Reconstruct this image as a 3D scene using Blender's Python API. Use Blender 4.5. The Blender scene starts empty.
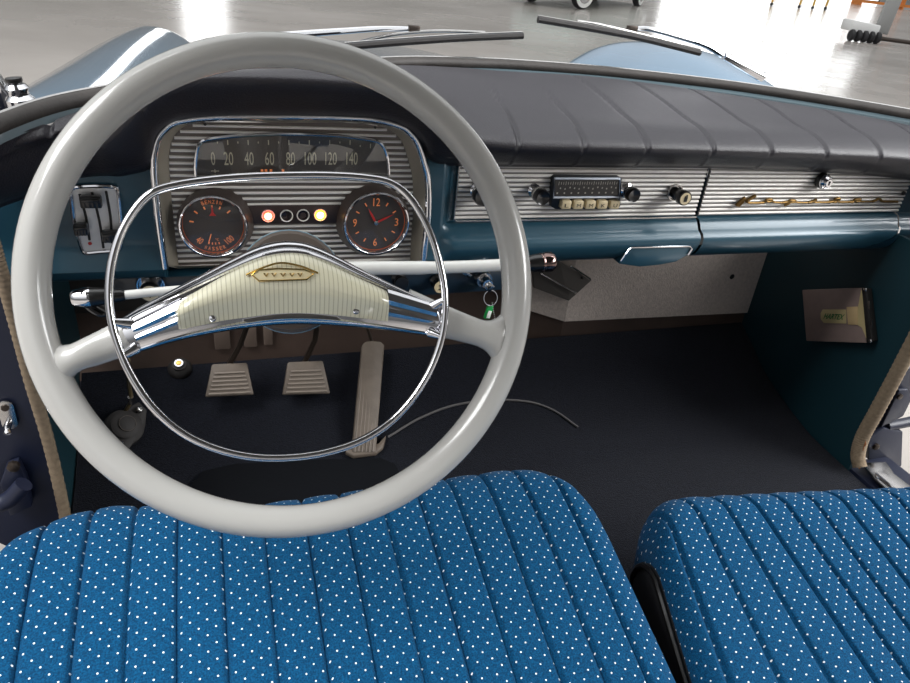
import bpy, bmesh, math, random
from mathutils import Vector, Matrix
random.seed(5)
S = bpy.context.scene
COL = S.collection
PI = math.pi
V = Vector

# ---------------------------------------------------------------- camera
FPX = 690.0
PSI, TH, RO = math.radians(20.9), math.radians(30), math.radians(6.5)
CAM = V((-.407, -.548, 1.15))
R0 = V((math.cos(PSI), -math.sin(PSI), 0))
FW = V((math.sin(PSI)*math.cos(TH), math.cos(PSI)*math.cos(TH), -math.sin(TH)))
U0 = R0.cross(FW)
RIGHT = R0*math.cos(RO) + U0*math.sin(RO)
UP = -R0*math.sin(RO) + U0*math.cos(RO)
cd = bpy.data.cameras.new('camera'); cam = bpy.data.objects.new('camera', cd); COL.objects.link(cam)
cd.sensor_width = 36; cd.lens = FPX/910*36; cd.clip_start = .02; cd.clip_end = 300
m = Matrix.Identity(4)
for i, c in enumerate((RIGHT, UP, -FW)):
    for j in range(3): m[j][i] = c[j]
m.translation = CAM
cam.matrix_world = m
S.camera = cam

def ray(px, py):
    return RIGHT*(px-455) + UP*(341.5-py) + FW*FPX
def at(px, py, axis, v):                       # the point of a world plane seen at a photo position
    d = ray(px, py); t = (v-CAM[axis])/d[axis]
    return CAM + d*t
def aY(px, py, y): return at(px, py, 1, y)
def aX(px, py, x): return at(px, py, 0, x)
def aZ(px, py, z): return at(px, py, 2, z)

# ---------------------------------------------------------------- materials
def lin(c): return tuple(((x/255)/12.92 if x/255 <= .04045 else ((x/255+.055)/1.055)**2.4) for x in c)
def mat(name, rgb, rough=.5, metal=0, noise=None, var=0, spec=.5, coat=0, emit=None, es=0, bscale=None, bstr=0, vscale=20, sheen=0):
    """noise: bump scale / strength; var: colour variation amount"""
    M = bpy.data.materials.new(name); M.use_nodes = True
    nt = M.node_tree; b = nt.nodes['Principled BSDF']
    c = lin(rgb)
    b.inputs['Base Color'].default_value = (*c, 1)
    b.inputs['Roughness'].default_value = rough; b.inputs['Metallic'].default_value = metal
    b.inputs['Specular IOR Level'].default_value = spec
    b.inputs['Coat Weight'].default_value = coat; b.inputs['Coat Roughness'].default_value = .06
    if sheen: b.inputs['Sheen Weight'].default_value = sheen
    if emit:
        b.inputs['Emission Color'].default_value = (*emit, 1); b.inputs['Emission Strength'].default_value = es
    tc = nt.nodes.new('ShaderNodeTexCoord')
    if var:
        n = nt.nodes.new('ShaderNodeTexNoise'); n.inputs['Scale'].default_value = vscale; n.inputs['Detail'].default_value = 5
        nt.links.new(tc.outputs['Object'], n.inputs['Vector'])
        r = nt.nodes.new('ShaderNodeValToRGB')
        r.color_ramp.elements[0].position = .3; r.color_ramp.elements[1].position = .7
        r.color_ramp.elements[0].color = (*[x*(1-var) for x in c], 1); r.color_ramp.elements[1].color = (*[min(1, x*(1+var)) for x in c], 1)
        nt.links.new(n.outputs['Fac'], r.inputs['Fac']); nt.links.new(r.outputs['Color'], b.inputs['Base Color'])
    if bscale:
        n = nt.nodes.new('ShaderNodeTexNoise'); n.inputs['Scale'].default_value = bscale; n.inputs['Detail'].default_value = 3
        nt.links.new(tc.outputs['Object'], n.inputs['Vector'])
        bp = nt.nodes.new('ShaderNodeBump'); bp.inputs['Strength'].default_value = bstr; bp.inputs['Distance'].default_value = .002
        nt.links.new(n.outputs['Fac'], bp.inputs['Height']); nt.links.new(bp.outputs['Normal'], b.inputs['Normal'])
    return M

M = {}
M['chrome'] = mat('chrome', (225, 225, 228), .07, 1)
M['chrome_worn'] = mat('worn_chrome', (190, 188, 186), .22, 1, var=.1, vscale=60)
M['alu_rib'] = mat('bright_aluminium_rib', (240, 236, 230), .36, .15)  # near-white colour stands in for the glint that metal would reflect here
M['alu_base'] = mat('grey_strip_ground', (128, 125, 122), .45, .6)
M['alu_ground'] = mat('taupe_faceplate_ground', (112, 104, 98), .45, .5)
M['alu'] = mat('brushed_aluminium', (222, 220, 219), .46, .8, var=.08, vscale=90)
M['alu_warm'] = mat('ribbed_aluminium_faceplate', (206, 200, 194), .44, .85, var=.06, vscale=90)
M['taupe'] = mat('taupe_metal_frame', (158, 150, 136), .32, .35)
M['grey_plastic'] = mat('light_grey_wheel_plastic', (180, 179, 175), .22, 0, coat=.5, var=.03, vscale=8)
M['white_enamel'] = mat('white_enamel', (214, 214, 210), .25, 0, coat=.4)
M['cream'] = mat('cream_plastic', (222, 217, 190), .3)
M['gold'] = mat('gold_plating', (206, 172, 96), .25, 1)
M['darkgold'] = mat('aged_gold', (120, 92, 48), .35, .8)
M['teal'] = mat('teal_blue_paint', (35, 72, 88), .34, .1, coat=.2, var=.06, vscale=3)
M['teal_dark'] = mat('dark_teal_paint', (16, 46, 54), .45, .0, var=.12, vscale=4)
M['teal_light'] = mat('pale_teal_paint', (74, 88, 94), .35, .1, coat=.2)
M['navy'] = mat('dark_navy_paint', (15, 22, 44), .5, .0, coat=.06, var=.1, vscale=6)
M['black'] = mat('black_plastic', (16, 15, 15), .28, coat=.3)
M['rubber'] = mat('black_rubber', (34, 31, 30), .7, bscale=120, bstr=.2)
M['gasket'] = mat('grey_brown_window_rubber', (42, 37, 34), .6, bscale=150, bstr=.3, var=.25, vscale=30)
M['pad'] = mat('black_grained_vinyl', (34, 32, 38), .42, bscale=480, bstr=.35, var=.03, vscale=14)
M['carpet'] = mat('dark_navy_carpet', (17, 19, 26), .95, bscale=500, bstr=1.0, var=.4, vscale=260, spec=.1, sheen=.06)
M['heelmat'] = mat('dark_rubber_heel_mat', (10, 12, 16), .85, spec=.12, bscale=200, bstr=.2)
M['vinyl'] = mat('grey_felt_vinyl', (190, 178, 169), .8, bscale=300, bstr=.5, var=.12, vscale=150)
M['brown'] = mat('brown_trim', (66, 52, 45), .6, var=.12, vscale=20)
M['pedal'] = mat('worn_brown_pedal_rubber', (96, 86, 76), .6, bscale=200, bstr=.2, var=.15, vscale=40)
M['steel'] = mat('dark_steel', (70, 62, 56), .45, .8)
M['seal'] = mat('woven_door_seal', (124, 108, 88), .85, var=.15, vscale=200)
M['dial'] = mat('dark_dial_face', (72, 64, 59), .5)
M['dial_ink'] = mat('pale_dial_ink', (206, 196, 170), .6)
M['orange_ink'] = mat('glowing_orange_ink', (238, 150, 92), .6, emit=lin((238, 120, 60)), es=.25)  # dial print with a faint glow of its own added
M['red_ink'] = mat('red_needle', (196, 40, 36), .5)
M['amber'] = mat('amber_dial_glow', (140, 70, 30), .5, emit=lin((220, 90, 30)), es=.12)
M['lamp_red'] = mat('lit_red_lens', (255, 40, 20), .3, emit=(1, .045, .03), es=5)
M['lamp_red_core'] = mat('lit_red_bulb', (255, 200, 120), .3, emit=(1, .62, .22), es=7)
M['lamp_amber'] = mat('lit_amber_lens', (255, 140, 20), .3, emit=(1, .24, .02), es=5)
M['lamp_amber_core'] = mat('lit_amber_bulb', (255, 230, 150), .3, emit=(1, .8, .34), es=7)
M['lens_dark'] = mat('unlit_dark_lens', (40, 26, 26), .2, coat=.5)
M['warn_plate'] = mat('dark_lamp_plate', (70, 58, 56), .4, .4)
M['ivory'] = mat('ivory_buttons', (214, 196, 158), .4)
M['ink'] = mat('black_ink', (20, 18, 16), .6)
M['green'] = mat('green_plastic', (20, 150, 70), .35, coat=.3)
M['white'] = mat('white_card', (232, 232, 228), .6)
M['bookcover'] = mat('brown_grey_card', (128, 110, 104), .7, var=.06, vscale=60)
M['paper'] = mat('yellowed_paper', (176, 160, 116), .8)
M['green_ink'] = mat('green_print', (30, 100, 48), .7)
M['rust'] = mat('rust_chip', (150, 96, 60), .9, var=.3, vscale=90)
M['flap'] = mat('grey_painted_metal', (92, 88, 84), .45, .2)
M['fender'] = mat('blue_grey_car_paint', (92, 116, 136), .12, .25, coat=1, var=.04, vscale=2)
M['roof'] = mat('grey_headliner_cloth', (96, 94, 90), .9, bscale=200, bstr=.2)
M['mint'] = mat('pale_mint_car_paint', (196, 224, 214), .15, .1, coat=.8)
M['tyre'] = mat('black_tyre_rubber', (22, 22, 22), .7)
M['orange_steel'] = mat('orange_rack_paint', (214, 128, 56), .5)
M['yellow'] = mat('yellow_trestle_paint', (214, 170, 70), .5)
M['pallet_white'] = mat('white_machine_paint', (226, 226, 224), .35)
M['hallwall'] = mat('grey_hall_wall', (150, 150, 148), .8, var=.05, vscale=1)
M['hub_col'] = mat('taupe_column_shroud', (110, 100, 92), .4)
M['pale_blue'] = mat('pale_blue_column_paint', (140, 170, 184), .35)
M['wire'] = mat('pale_grey_piping', (78, 76, 76), .7)
M['window_light'] = mat('daylit_hall_window', (255, 255, 255), .5, emit=(1, 1, 1), es=3.4)

def horn_pad_mat():
    Mx = mat('ribbed_cream_horn_pad', (216, 213, 190), .22, coat=.6)
    nt = Mx.node_tree; b = nt.nodes['Principled BSDF']
    tc = nt.nodes.new('ShaderNodeTexCoord'); sp = nt.nodes.new('ShaderNodeSeparateXYZ'); nt.links.new(tc.outputs['Object'], sp.inputs[0])
    mu = nt.nodes.new('ShaderNodeMath'); mu.operation = 'MULTIPLY'; mu.inputs[1].default_value = 1/.0037; nt.links.new(sp.outputs['X'], mu.inputs[0])
    fr = nt.nodes.new('ShaderNodeMath'); fr.operation = 'FRACT'; nt.links.new(mu.outputs[0], fr.inputs[0])
    gt = nt.nodes.new('ShaderNodeMath'); gt.operation = 'GREATER_THAN'; gt.inputs[1].default_value = .80; nt.links.new(fr.outputs[0], gt.inputs[0])
    mx = nt.nodes.new('ShaderNodeMix'); mx.data_type = 'RGBA'
    mx.inputs[6].default_value = (*lin((218, 215, 190)), 1); mx.inputs[7].default_value = (*lin((184, 179, 153)), 1)
    nt.links.new(gt.outputs[0], mx.inputs[0]); nt.links.new(mx.outputs[2], b.inputs['Base Color'])
    return Mx
M['horn_pad'] = horn_pad_mat()

def seat_mat():
    Mx = mat('blue_dotted_seat_cloth', (24, 98, 150), .9, spec=.1, sheen=.04)
    nt = Mx.node_tree; b = nt.nodes['Principled BSDF']; L = nt.links
    uv = nt.nodes.new('ShaderNodeUVMap')
    sp = nt.nodes.new('ShaderNodeSeparateXYZ'); L.new(uv.outputs[0], sp.inputs[0])
    def mth(op, a, bb):
        n = nt.nodes.new('ShaderNodeMath'); n.operation = op
        for k, x in enumerate((a, bb)):
            if x is None: continue
            if isinstance(x, (int, float)): n.inputs[k].default_value = x
            else: L.new(x, n.inputs[k])
        return n.outputs[0]
    s = 1/.0156
    a = mth('FRACT', mth('MULTIPLY', mth('ADD', sp.outputs['X'], sp.outputs['Y']), s), None)
    c = mth('FRACT', mth('MULTIPLY', mth('SUBTRACT', sp.outputs['X'], sp.outputs['Y']), s), None)
    a = mth('SUBTRACT', a, .5); c = mth('SUBTRACT', c, .5)
    d = mth('SQRT', mth('ADD', mth('MULTIPLY', a, a), mth('MULTIPLY', c, c)), None)
    dot = mth('LESS_THAN', d, .082)
    n = nt.nodes.new('ShaderNodeTexNoise'); n.inputs['Scale'].default_value = 600; n.inputs['Detail'].default_value = 2
    tc = nt.nodes.new('ShaderNodeTexCoord'); L.new(tc.outputs['Object'], n.inputs['Vector'])
    r = nt.nodes.new('ShaderNodeValToRGB'); r.color_ramp.elements[0].position = .3; r.color_ramp.elements[1].position = .7
    r.color_ramp.elements[0].color = (*lin((6, 50, 82)), 1); r.color_ramp.elements[1].color = (*lin((11, 80, 122)), 1)
    L.new(n.outputs['Fac'], r.inputs['Fac'])
    mx = nt.nodes.new('ShaderNodeMix'); mx.data_type = 'RGBA'
    L.new(dot, mx.inputs[0]); L.new(r.outputs['Color'], mx.inputs[6]); mx.inputs[7].default_value = (*lin((236, 240, 242)), 1)
    L.new(mx.outputs[2], b.inputs['Base Color'])
    bp = nt.nodes.new('ShaderNodeBump'); bp.inputs['Strength'].default_value = .5; bp.inputs['Distance'].default_value = .001
    L.new(n.outputs['Fac'], bp.inputs['Height']); L.new(bp.outputs['Normal'], b.inputs['Normal'])
    return Mx
M['seat'] = seat_mat()

def glass_mat(name, rgb=(1, 1, 1), refl=.06):
    Mx = bpy.data.materials.new(name); Mx.use_nodes = True; nt = Mx.node_tree
    nt.nodes.remove(nt.nodes['Principled BSDF'])
    o = nt.nodes['Material Output']; t = nt.nodes.new('ShaderNodeBsdfTransparent'); t.inputs[0].default_value = (*rgb, 1)
    g = nt.nodes.new('ShaderNodeBsdfGlossy'); g.inputs['Roughness'].default_value = .01
    mx = nt.nodes.new('ShaderNodeMixShader'); fr = nt.nodes.new('ShaderNodeFresnel'); fr.inputs[0].default_value = 1.35
    mx.inputs[0].default_value = refl; nt.nodes.remove(fr); nt.links.new(t.outputs[0], mx.inputs[1]); nt.links.new(g.outputs[0], mx.inputs[2])
    nt.links.new(mx.outputs[0], o.inputs['Surface'])
    return Mx
M['glass'] = glass_mat('clear_glass', (.97, .98, .98))

def floor_mat():
    Mx = bpy.data.materials.new('polished_concrete'); Mx.use_nodes = True; nt = Mx.node_tree; L = nt.links
    b = nt.nodes['Principled BSDF']; tc = nt.nodes.new('ShaderNodeTexCoord')
    n = nt.nodes.new('ShaderNodeTexNoise'); n.inputs['Scale'].default_value = .35; n.inputs['Detail'].default_value = 7; L.new(tc.outputs['Object'], n.inputs['Vector'])
    r = nt.nodes.new('ShaderNodeValToRGB'); r.color_ramp.elements[0].position = .35; r.color_ramp.elements[1].position = .7
    r.color_ramp.elements[0].color = (*lin((132, 126, 120)), 1); r.color_ramp.elements[1].color = (*lin((158, 152, 146)), 1)
    L.new(n.outputs['Fac'], r.inputs['Fac']); L.new(r.outputs['Color'], b.inputs['Base Color'])
    n2 = nt.nodes.new('ShaderNodeTexNoise'); n2.inputs['Scale'].default_value = 1.5; n2.inputs['Detail'].default_value = 5; L.new(tc.outputs['Object'], n2.inputs['Vector'])
    mr = nt.nodes.new('ShaderNodeMapRange'); mr.inputs[3].default_value = .14; mr.inputs[4].default_value = .30; L.new(n2.outputs['Fac'], mr.inputs[0]); L.new(mr.outputs[0], b.inputs['Roughness'])
    b.inputs['Specular IOR Level'].default_value = .6
    return Mx
M['floor'] = floor_mat()

# ---------------------------------------------------------------- mesh builder
def rootloc(o):
    v = V((0, 0, 0))
    while o is not None: v += o.location; o = o.parent
    return v

class MB:
    def __init__(s): s.bm = bmesh.new(); s.uv = None
    def face(s, vs):
        try: return s.bm.faces.new(vs)
        except ValueError: return None
    def grid(s, rows, cu=False, cv=False, uvs=None):
        R = [[s.bm.verts.new(p) for p in row] for row in rows]
        nr, nc = len(R), len(R[0])
        if uvs and s.uv is None: s.uv = s.bm.loops.layers.uv.new('UVMap')
        for i in range(nr if cu else nr-1):
            for j in range(nc if cv else nc-1):
                i2, j2 = (i+1) % nr, (j+1) % nc
                f = s.face((R[i][j], R[i][j2], R[i2][j2], R[i2][j]))
                if f and uvs:
                    for lp, (a, b) in zip(f.loops, ((i, j), (i, j2), (i2, j2), (i2, j))): lp[s.uv].uv = uvs[a][b]
        return R
    def cap(s, ring):
        s.face(ring)
    def box(s, c, size, rot=None, bev=0, seg=2):
        bm = bmesh.new(); bmesh.ops.create_cube(bm, size=1)
        for v in bm.verts: v.co = V((v.co.x*size[0], v.co.y*size[1], v.co.z*size[2]))
        if bev: bmesh.ops.bevel(bm, geom=list(bm.edges), offset=bev, segments=seg, affect='EDGES', profile=.5)
        mt = Matrix.Translation(V(c)) @ (rot.to_4x4() if rot is not None else Matrix.Identity(4))
        bm.transform(mt); s.join(bm); return s
    def join(s, bm):
        me = bpy.data.meshes.new('tmp'); bm.to_mesh(me); bm.free(); s.bm.from_mesh(me); bpy.data.meshes.remove(me)
    def tube(s, pts, r, n=10, closed=False, cap=True, flat=None):
        pts = [V(p) for p in pts]; N = len(pts)
        rs = r if isinstance(r, (list, tuple)) else [r]*N
        T = []
        for i in range(N):
            a = pts[(i-1) % N] if (closed or i > 0) else pts[0]
            b = pts[(i+1) % N] if (closed or i < N-1) else pts[-1]
            T.append((b-a).normalized())
        ref = V((0, 0, 1)) if abs(T[0].z) < .9 else V((1, 0, 0))
        nrm = (ref - T[0]*ref.dot(T[0])).normalized(); rows = []
        for i in range(N):
            nrm = (nrm - T[i]*nrm.dot(T[i])).normalized(); bn = T[i].cross(nrm)
            rows.append([pts[i] + nrm*(rs[i]*math.cos(2*PI*k/n)) + bn*(rs[i]*math.sin(2*PI*k/n)) for k in range(n)])
        R = s.grid(rows, cu=closed, cv=True)
        if cap and not closed: s.cap(list(reversed(R[0]))); s.cap(R[-1])
        return s
    def lathe(s, prof, o, ax, n=32, cap=True):
        o = V(o); ax = V(ax).normalized(); ref = V((0, 0, 1)) if abs(ax.z) < .9 else V((1, 0, 0))
        e1 = (ref - ax*ref.dot(ax)).normalized(); e2 = ax.cross(e1); rows = []
        for r, h in prof:
            rows.append([o + ax*h + e1*(r*math.cos(2*PI*k/n)) + e2*(r*math.sin(2*PI*k/n)) for k in range(n)])
        R = s.grid(rows, cv=True)
        if cap:
            if prof[0][0] > 1e-5: s.cap(list(reversed(R[0])))
            if prof[-1][0] > 1e-5: s.cap(R[-1])
        return s
    def prism(s, out, ext, bev=0):
        bm = bmesh.new(); ext = V(ext)
        a = [bm.verts.new(V(p)) for p in out]; b = [bm.verts.new(V(p)+ext) for p in out]; n = len(a)
        bm.faces.new(list(reversed(a))); bm.faces.new(b)
        for i in range(n): bm.faces.new((a[i], a[(i+1) % n], b[(i+1) % n], b[i]))
        if bev:
            bmesh.ops.recalc_face_normals(bm, faces=bm.faces)
            bmesh.ops.bevel(bm, geom=[e for e in bm.edges], offset=bev, segments=2, affect='EDGES', profile=.5)
        s.join(bm); return s
    def mesh(s, me, mt):
        bm = bmesh.new(); bm.from_mesh(me); bm.transform(mt); s.join(bm); return s
    def build(s, name, material, parent=None, smooth=True, loc=None, angle=40, recalc=True):
        if recalc: bmesh.ops.recalc_face_normals(s.bm, faces=s.bm.faces)
        if parent is not None: off = rootloc(parent)
        else:
            if loc is None:
                xs = [v.co for v in s.bm.verts]
                loc = V(((min(p.x for p in xs)+max(p.x for p in xs))/2, (min(p.y for p in xs)+max(p.y for p in xs))/2, min(p.z for p in xs)))
            off = V(loc)
        for v in s.bm.verts: v.co -= off
        me = bpy.data.meshes.new(name); s.bm.to_mesh(me); s.bm.free()
        if smooth:
            me.polygons.foreach_set('use_smooth', [True]*len(me.polygons))
            try: me.set_sharp_from_angle(angle=math.radians(angle))
            except Exception: pass
        me.materials.append(M[material] if isinstance(material, str) else material)
        o = bpy.data.objects.new(name, me); COL.objects.link(o)
        if parent is not None: o.parent = parent
        else: o.location = off
        return o

def tag(o, label, cat, group=None):
    o['label'] = label; o['category'] = cat
    if group: o['group'] = group
    return o
def thing(name, label, cat, loc, group=None):
    o = bpy.data.objects.new(name, None); o.empty_display_size = .02; COL.objects.link(o); o.location = V(loc)
    return tag(o, label, cat, group)
def struct(o): o['kind'] = 'structure'; return o

def cr(pts, n, closed=False):                       # Catmull-Rom resample, n per segment
    P = [V(p) for p in pts]; N = len(P); out = []
    for i in range(N if closed else N-1):
        p0 = P[(i-1) % N] if (closed or i > 0) else P[0]*2-P[1]
        p1 = P[i]; p2 = P[(i+1) % N]
        p3 = P[(i+2) % N] if (closed or i+2 < N) else P[-1]*2-P[-2]
        for k in range(n):
            t = k/n
            out.append(.5*((2*p1)+(p2-p0)*t+(2*p0-5*p1+4*p2-p3)*t*t+(3*p1-p0-3*p2+p3)*t**3))
    if not closed: out.append(P[-1])
    return out
def lerp(tab, x):
    if x <= tab[0][0]: return tab[0][1]
    for (a, b), (c, d) in zip(tab, tab[1:]):
        if x <= c: return b+(d-b)*(x-a)/(c-a)
    return tab[-1][1]
def sstep(a, b, x):
    t = max(0, min(1, (x-a)/(b-a))); return t*t*(3-2*t)
def resample(P, n):
    P = [V(p) for p in P]; d = [0]
    for a, b in zip(P, P[1:]): d.append(d[-1]+(b-a).length)
    out = []; j = 0
    for k in range(n):
        x = d[-1]*k/(n-1)
        while j < len(d)-2 and d[j+1] < x: j += 1
        t = (x-d[j])/max(1e-9, d[j+1]-d[j]); out.append(P[j].lerp(P[j+1], t))
    return out

def text_into(mb, s, centre, xd, yd, h, w=None, depth=.0004, squash=1.0, bold=0):
    """letters of height h (width w, or natural width times squash) centred on a point"""
    cu = bpy.data.curves.new('txt', 'FONT'); cu.body = s; cu.size = 1; cu.resolution_u = 3; cu.offset = bold
    ob = bpy.data.objects.new('txt', cu); COL.objects.link(ob)
    dg = bpy.context.evaluated_depsgraph_get(); dg.update()
    me = bpy.data.meshes.new_from_object(ob.evaluated_get(dg))
    xs = [v.co.x for v in me.vertices]; ys = [v.co.y for v in me.vertices]
    bpy.data.objects.remove(ob); bpy.data.curves.remove(cu)
    if not xs: return
    sy = h/(max(ys)-min(ys)); sx = w/(max(xs)-min(xs)) if w else sy*squash
    cx, cy = (max(xs)+min(xs))/2, (max(ys)+min(ys))/2
    xd = V(xd).normalized(); yd = V(yd).normalized(); nd = xd.cross(yd)
    for v in me.vertices:
        v.co = V(centre) + xd*((v.co.x-cx)*sx) + yd*((v.co.y-cy)*sy) + nd*depth
    mb.mesh(me, Matrix.Identity(4)); bpy.data.meshes.remove(me)

# ================================================================ THE CAR SHELL (setting)
KR, KL = .70, -.650
YJ = .200                      # kick panel planes
PROF = [(-1.6, .345), (-.8, .346), (-.3, .348), (-.1, .349), (.0, .3495), (.10, .350), (.25, .356), (.31, .366), (.38, .385), (.44, .408), (.50, .443), (.545, .468)]
def zfloor(y): return lerp(PROF, y)
def on_floor(px, py, lift=0):
    d = ray(px, py); lo, hi = .0005, .004
    for k in range(60):
        mid = (lo+hi)/2; p = CAM+d*mid
        if p.z > zfloor(p.y)+lift: lo = mid
        else: hi = mid
    return CAM+d*lo

# hall floor
mb = MB(); mb.box((8, 20, -.05), (120, 120, .1)); struct(mb.build('floor', 'floor', smooth=False))

# carpet
mb = MB(); rows = []
for k, (y, z) in enumerate(cr([(0, a, b) for a, b in PROF], 4)and[(p.y, p.z) for p in cr([(0, a, b) for a, b in PROF], 4)]):
    rows.append([V((KL+.004+(KR-KL-.008)*i/40, y, z)) for i in range(41)])
mb.grid(rows)
rows2 = [[V((p.x, p.y, p.z-.012)) for p in r] for r in rows]
mb.grid(rows2)
carpet = thing('floor_carpet', 'dark navy carpet covering the car floor and footwell', 'carpet', (0, 0, .34))
mb.build('pile', 'carpet', carpet)
pts = [on_floor(a, b, .002) for a, b in [(388, 437), (420, 418), (455, 405), (495, 400), (530, 402), (555, 411), (578, 427)]]
mb = MB(); mb.tube(cr(pts, 6), .0022, 6); mb.build('edge_seam', 'wire', carpet)
o = [on_floor(a, b, .001) for a, b in [(190, 530), (192, 486), (204, 473), (235, 466), (300, 462), (380, 460), (395, 466), (402, 480), (405, 530)]]
mb = MB(); mb.prism(o, (0, 0, .005), .001); h = mb.build('heel_pad', 'heelmat', carpet)

# car floor pan below carpet, kick panels, firewall, roof: structure
mb = MB(); mb.grid([[V((x, y, z-.016)) for x in (KL-.02, KR+.02)] for y, z in PROF]); mb.grid([[V((x, y, z-.036)) for x in (KL-.02, KR+.02)] for y, z in PROF])
struct(mb.build('trim_1', 'navy', smooth=False))
def kick(x, out, name):
    zt = .788 if out > 0 else .762; y0 = .172 if out > 0 else .206
    o = [(x, y0, .34), (x, y0, zt), (x, .66, zt), (x, .66, .56), (x, .60, .50), (x, .50, .425), (x, .38, .365), (x, .25, .335)]
    mb = MB(); mb.prism(o, (out*.008, 0, 0)); return struct(mb.build(name, 'teal_dark', smooth=False))
wr = kick(KR, 1, 'wall_right'); wl = kick(KL, -1, 'wall_left')
mb = MB()
for pl in ([(.845, .448, 2), (.864, .462, 3), (.858, .452, 1)],): pass
for (a, b, w, h_) in [(861, 436, 2.2, 6), (863, 445, 2.6, 5), (858, 456, 2.2, 6), (866, 428, 1.2, 4), (859, 466, 1.4, 3)]:
    o = []
    for k in range(9):
        t = 2*PI*k/9; q = 1+.35*math.sin(k*2.3+a)
        o.append(aX(a+w*q*math.cos(t), b+h_*q*math.sin(t), KR-.0004))
    mb.prism(o, (-.0006, 0, 0))
mb.build('paint_chip', 'rust', wr)

# firewall with felt-like vinyl panel
base = [(KL-.035, .615, .51), (.13, .615, .51), (.245, .563, .487), (KR+.035, .556, .480)]
def band(z0, z1, off, thick, name, m_, par=None, x0=0, x1=4):
    mb = MB(); pts = base[x0:x1]
    fr = [[V((x, y-off+.02*(z-zb), zb+z)) for (x, y, zb) in pts] for z in (z0, z1)]
    bk = [[V((x, y-off+thick, zb+z)) for (x, y, zb) in pts] for z in (z0, z1)]
    mb.grid([bk[0], fr[0], fr[1], bk[1]])
    return mb.build(name, m_, par, smooth=False)
fwall = struct(band(-.14, .30, 0, .02, 'wall_front', 'brown'))
band(.014, .28, .006, .005, 'felt_panel', 'vinyl', fwall, 1, 4)
# stitching & button of the felt panel
mb = MB()
for i in range(3):
    pass
mb_ = MB(); mb_.box((-.59, .606, .66), (.17, .006, .22)); mb_.build('dark_cover', 'rubber', fwall, smooth=False)  # dark sheet added where the corner under the dash lies in shade
A_, B_ = V((.245, .563-.0075, .487+.012)), V((KR, .556-.0075, .480+.012))
for k in range(64):
    p = A_.lerp(B_, (k+.3)/64); q = A_.lerp(B_, (k+.8)/64)
    if k % 1 == 0: mb.tube([p, q], .0006, 5)
mb.build('stitching', 'ink', fwall)
p = aY(731, 276, .548); mb = MB(); mb.lathe([(.007, 0), (.006, .004), (.003, .005), (0, .004)], p, (0, -1, 0), 16); mb.build('push_button_fastener', 'black', fwall)
for k, (a, b, w) in enumerate([(222, 337, 12), (250, 335, 10), (268, 333, 7)]):
    c = aY(a, b, .60); mb = MB(); mb.box(c, (w*.0023, .006, .05), bev=.002); mb.build('insulation_patch', mat('brown_patch', (96, 82, 73), .7), fwall)

# door jambs
for nm, xa, xb in (('trim_7', KR+.003, KR+.12), ('trim_8', KL-.12, KL-.003)):
    mb = MB(); mb.box(((xa+xb)/2, -.60, .28), (xb-xa, 1.585, .15), bev=.012); struct(mb.build(nm, 'navy'))
def jamb(side, name):
    x0 = KL+.023 if side < 0 else KR+.012
    x1 = x0+side*.22
    mb = MB()
    o = [(x0, YJ, .36), (x0, YJ, .93), (x1, YJ, .93), (x1, YJ, .58), (x0+side*.10, YJ, .47)]
    mb.prism([V(p) for p in o], (0, .004 if side < 0 else .03, 0)); return struct(mb.build(name, 'navy', smooth=False))
jl = jamb(-1, 'trim_2'); jr = jamb(1, 'trim_3')

# door seals
lp = [aX(-18, 205, -.619), aX(-8, 240, -.619), aX(2, 275, -.618), aX(16, 325, -.618), aX(31, 382, -.618), aX(48, 440, -.618), aX(62, 500, -.618), aX(70, 545, -.618)]
mb = MB(); lps = cr(lp, 24); mb.tube(lps, [.0068+.0005*math.sin(i*2.2) for i in range(len(lps))], 10); struct(mb.build('trim_4', 'seal'))
rp = [aX(958, 255, .71), aX(934, 300, .71), aX(911, 345, .71), aX(893, 380, .708), aX(876, 412, .706), aX(864, 434, .704), aX(859, 448, .703), aX(858, 458, .703), aX(860, 467, .703)]
mb = MB(); rps = cr(rp, 20); mb.tube(rps, [.0125+.0005*math.sin(i*2.2) for i in range(len(rps))], 12); struct(mb.build('trim_5', 'seal'))

# roof (above the frame) and rear of the cabin
mb = MB(); rows = []
for j in range(9):
    y = .12-1.9*j/8
    rows.append([V((-.69+1.38*i/12, y, 1.35+.07*math.cos((i/12-.5)*PI)+.02*math.sin(j/8*PI))) for i in range(13)])
mb.grid(rows); mb.grid([[p+V((0, 0, .03)) for p in r] for r in rows]); struct(mb.build('ceiling', 'roof'))

# ================================================================ WINDSCREEN
WB = [(-.612, .06), (-.605, .12), (-.592, .184), (-.555, .27), (-.475, .37), (-.375, .465), (-.262, .545), (-.102, .645), (.03, .678), (.138, .685), (.30, .665), (.494, .594), (.617, .512), (.72, .42), (.79, .33), (.82, .24)]
wb = cr([(x, y, .965) for x, y in WB], 8)
mb = MB(); mb.tube(wb, .0095, 10)
top = [V((p.x*.90+.008, p.y*.55-.10, 1.40)) for p in wb]
mg = MB(); mg.grid([[a.lerp(b, t) for a in [0]] if False else [wb[i].lerp(top[i], t) + V((0, .03*math.sin(t*PI), 0)) for i in range(len(wb))] for t in [k/8 for k in range(9)]])
win = struct(mg.build('window_1', 'glass'))
mb.build('gasket', 'gasket', win)
mb = MB(); mb.tube([p+V((0, .010, .008)) for p in wb], .0022, 6); mb.build('bright_moulding', 'chrome_worn', win)
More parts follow.
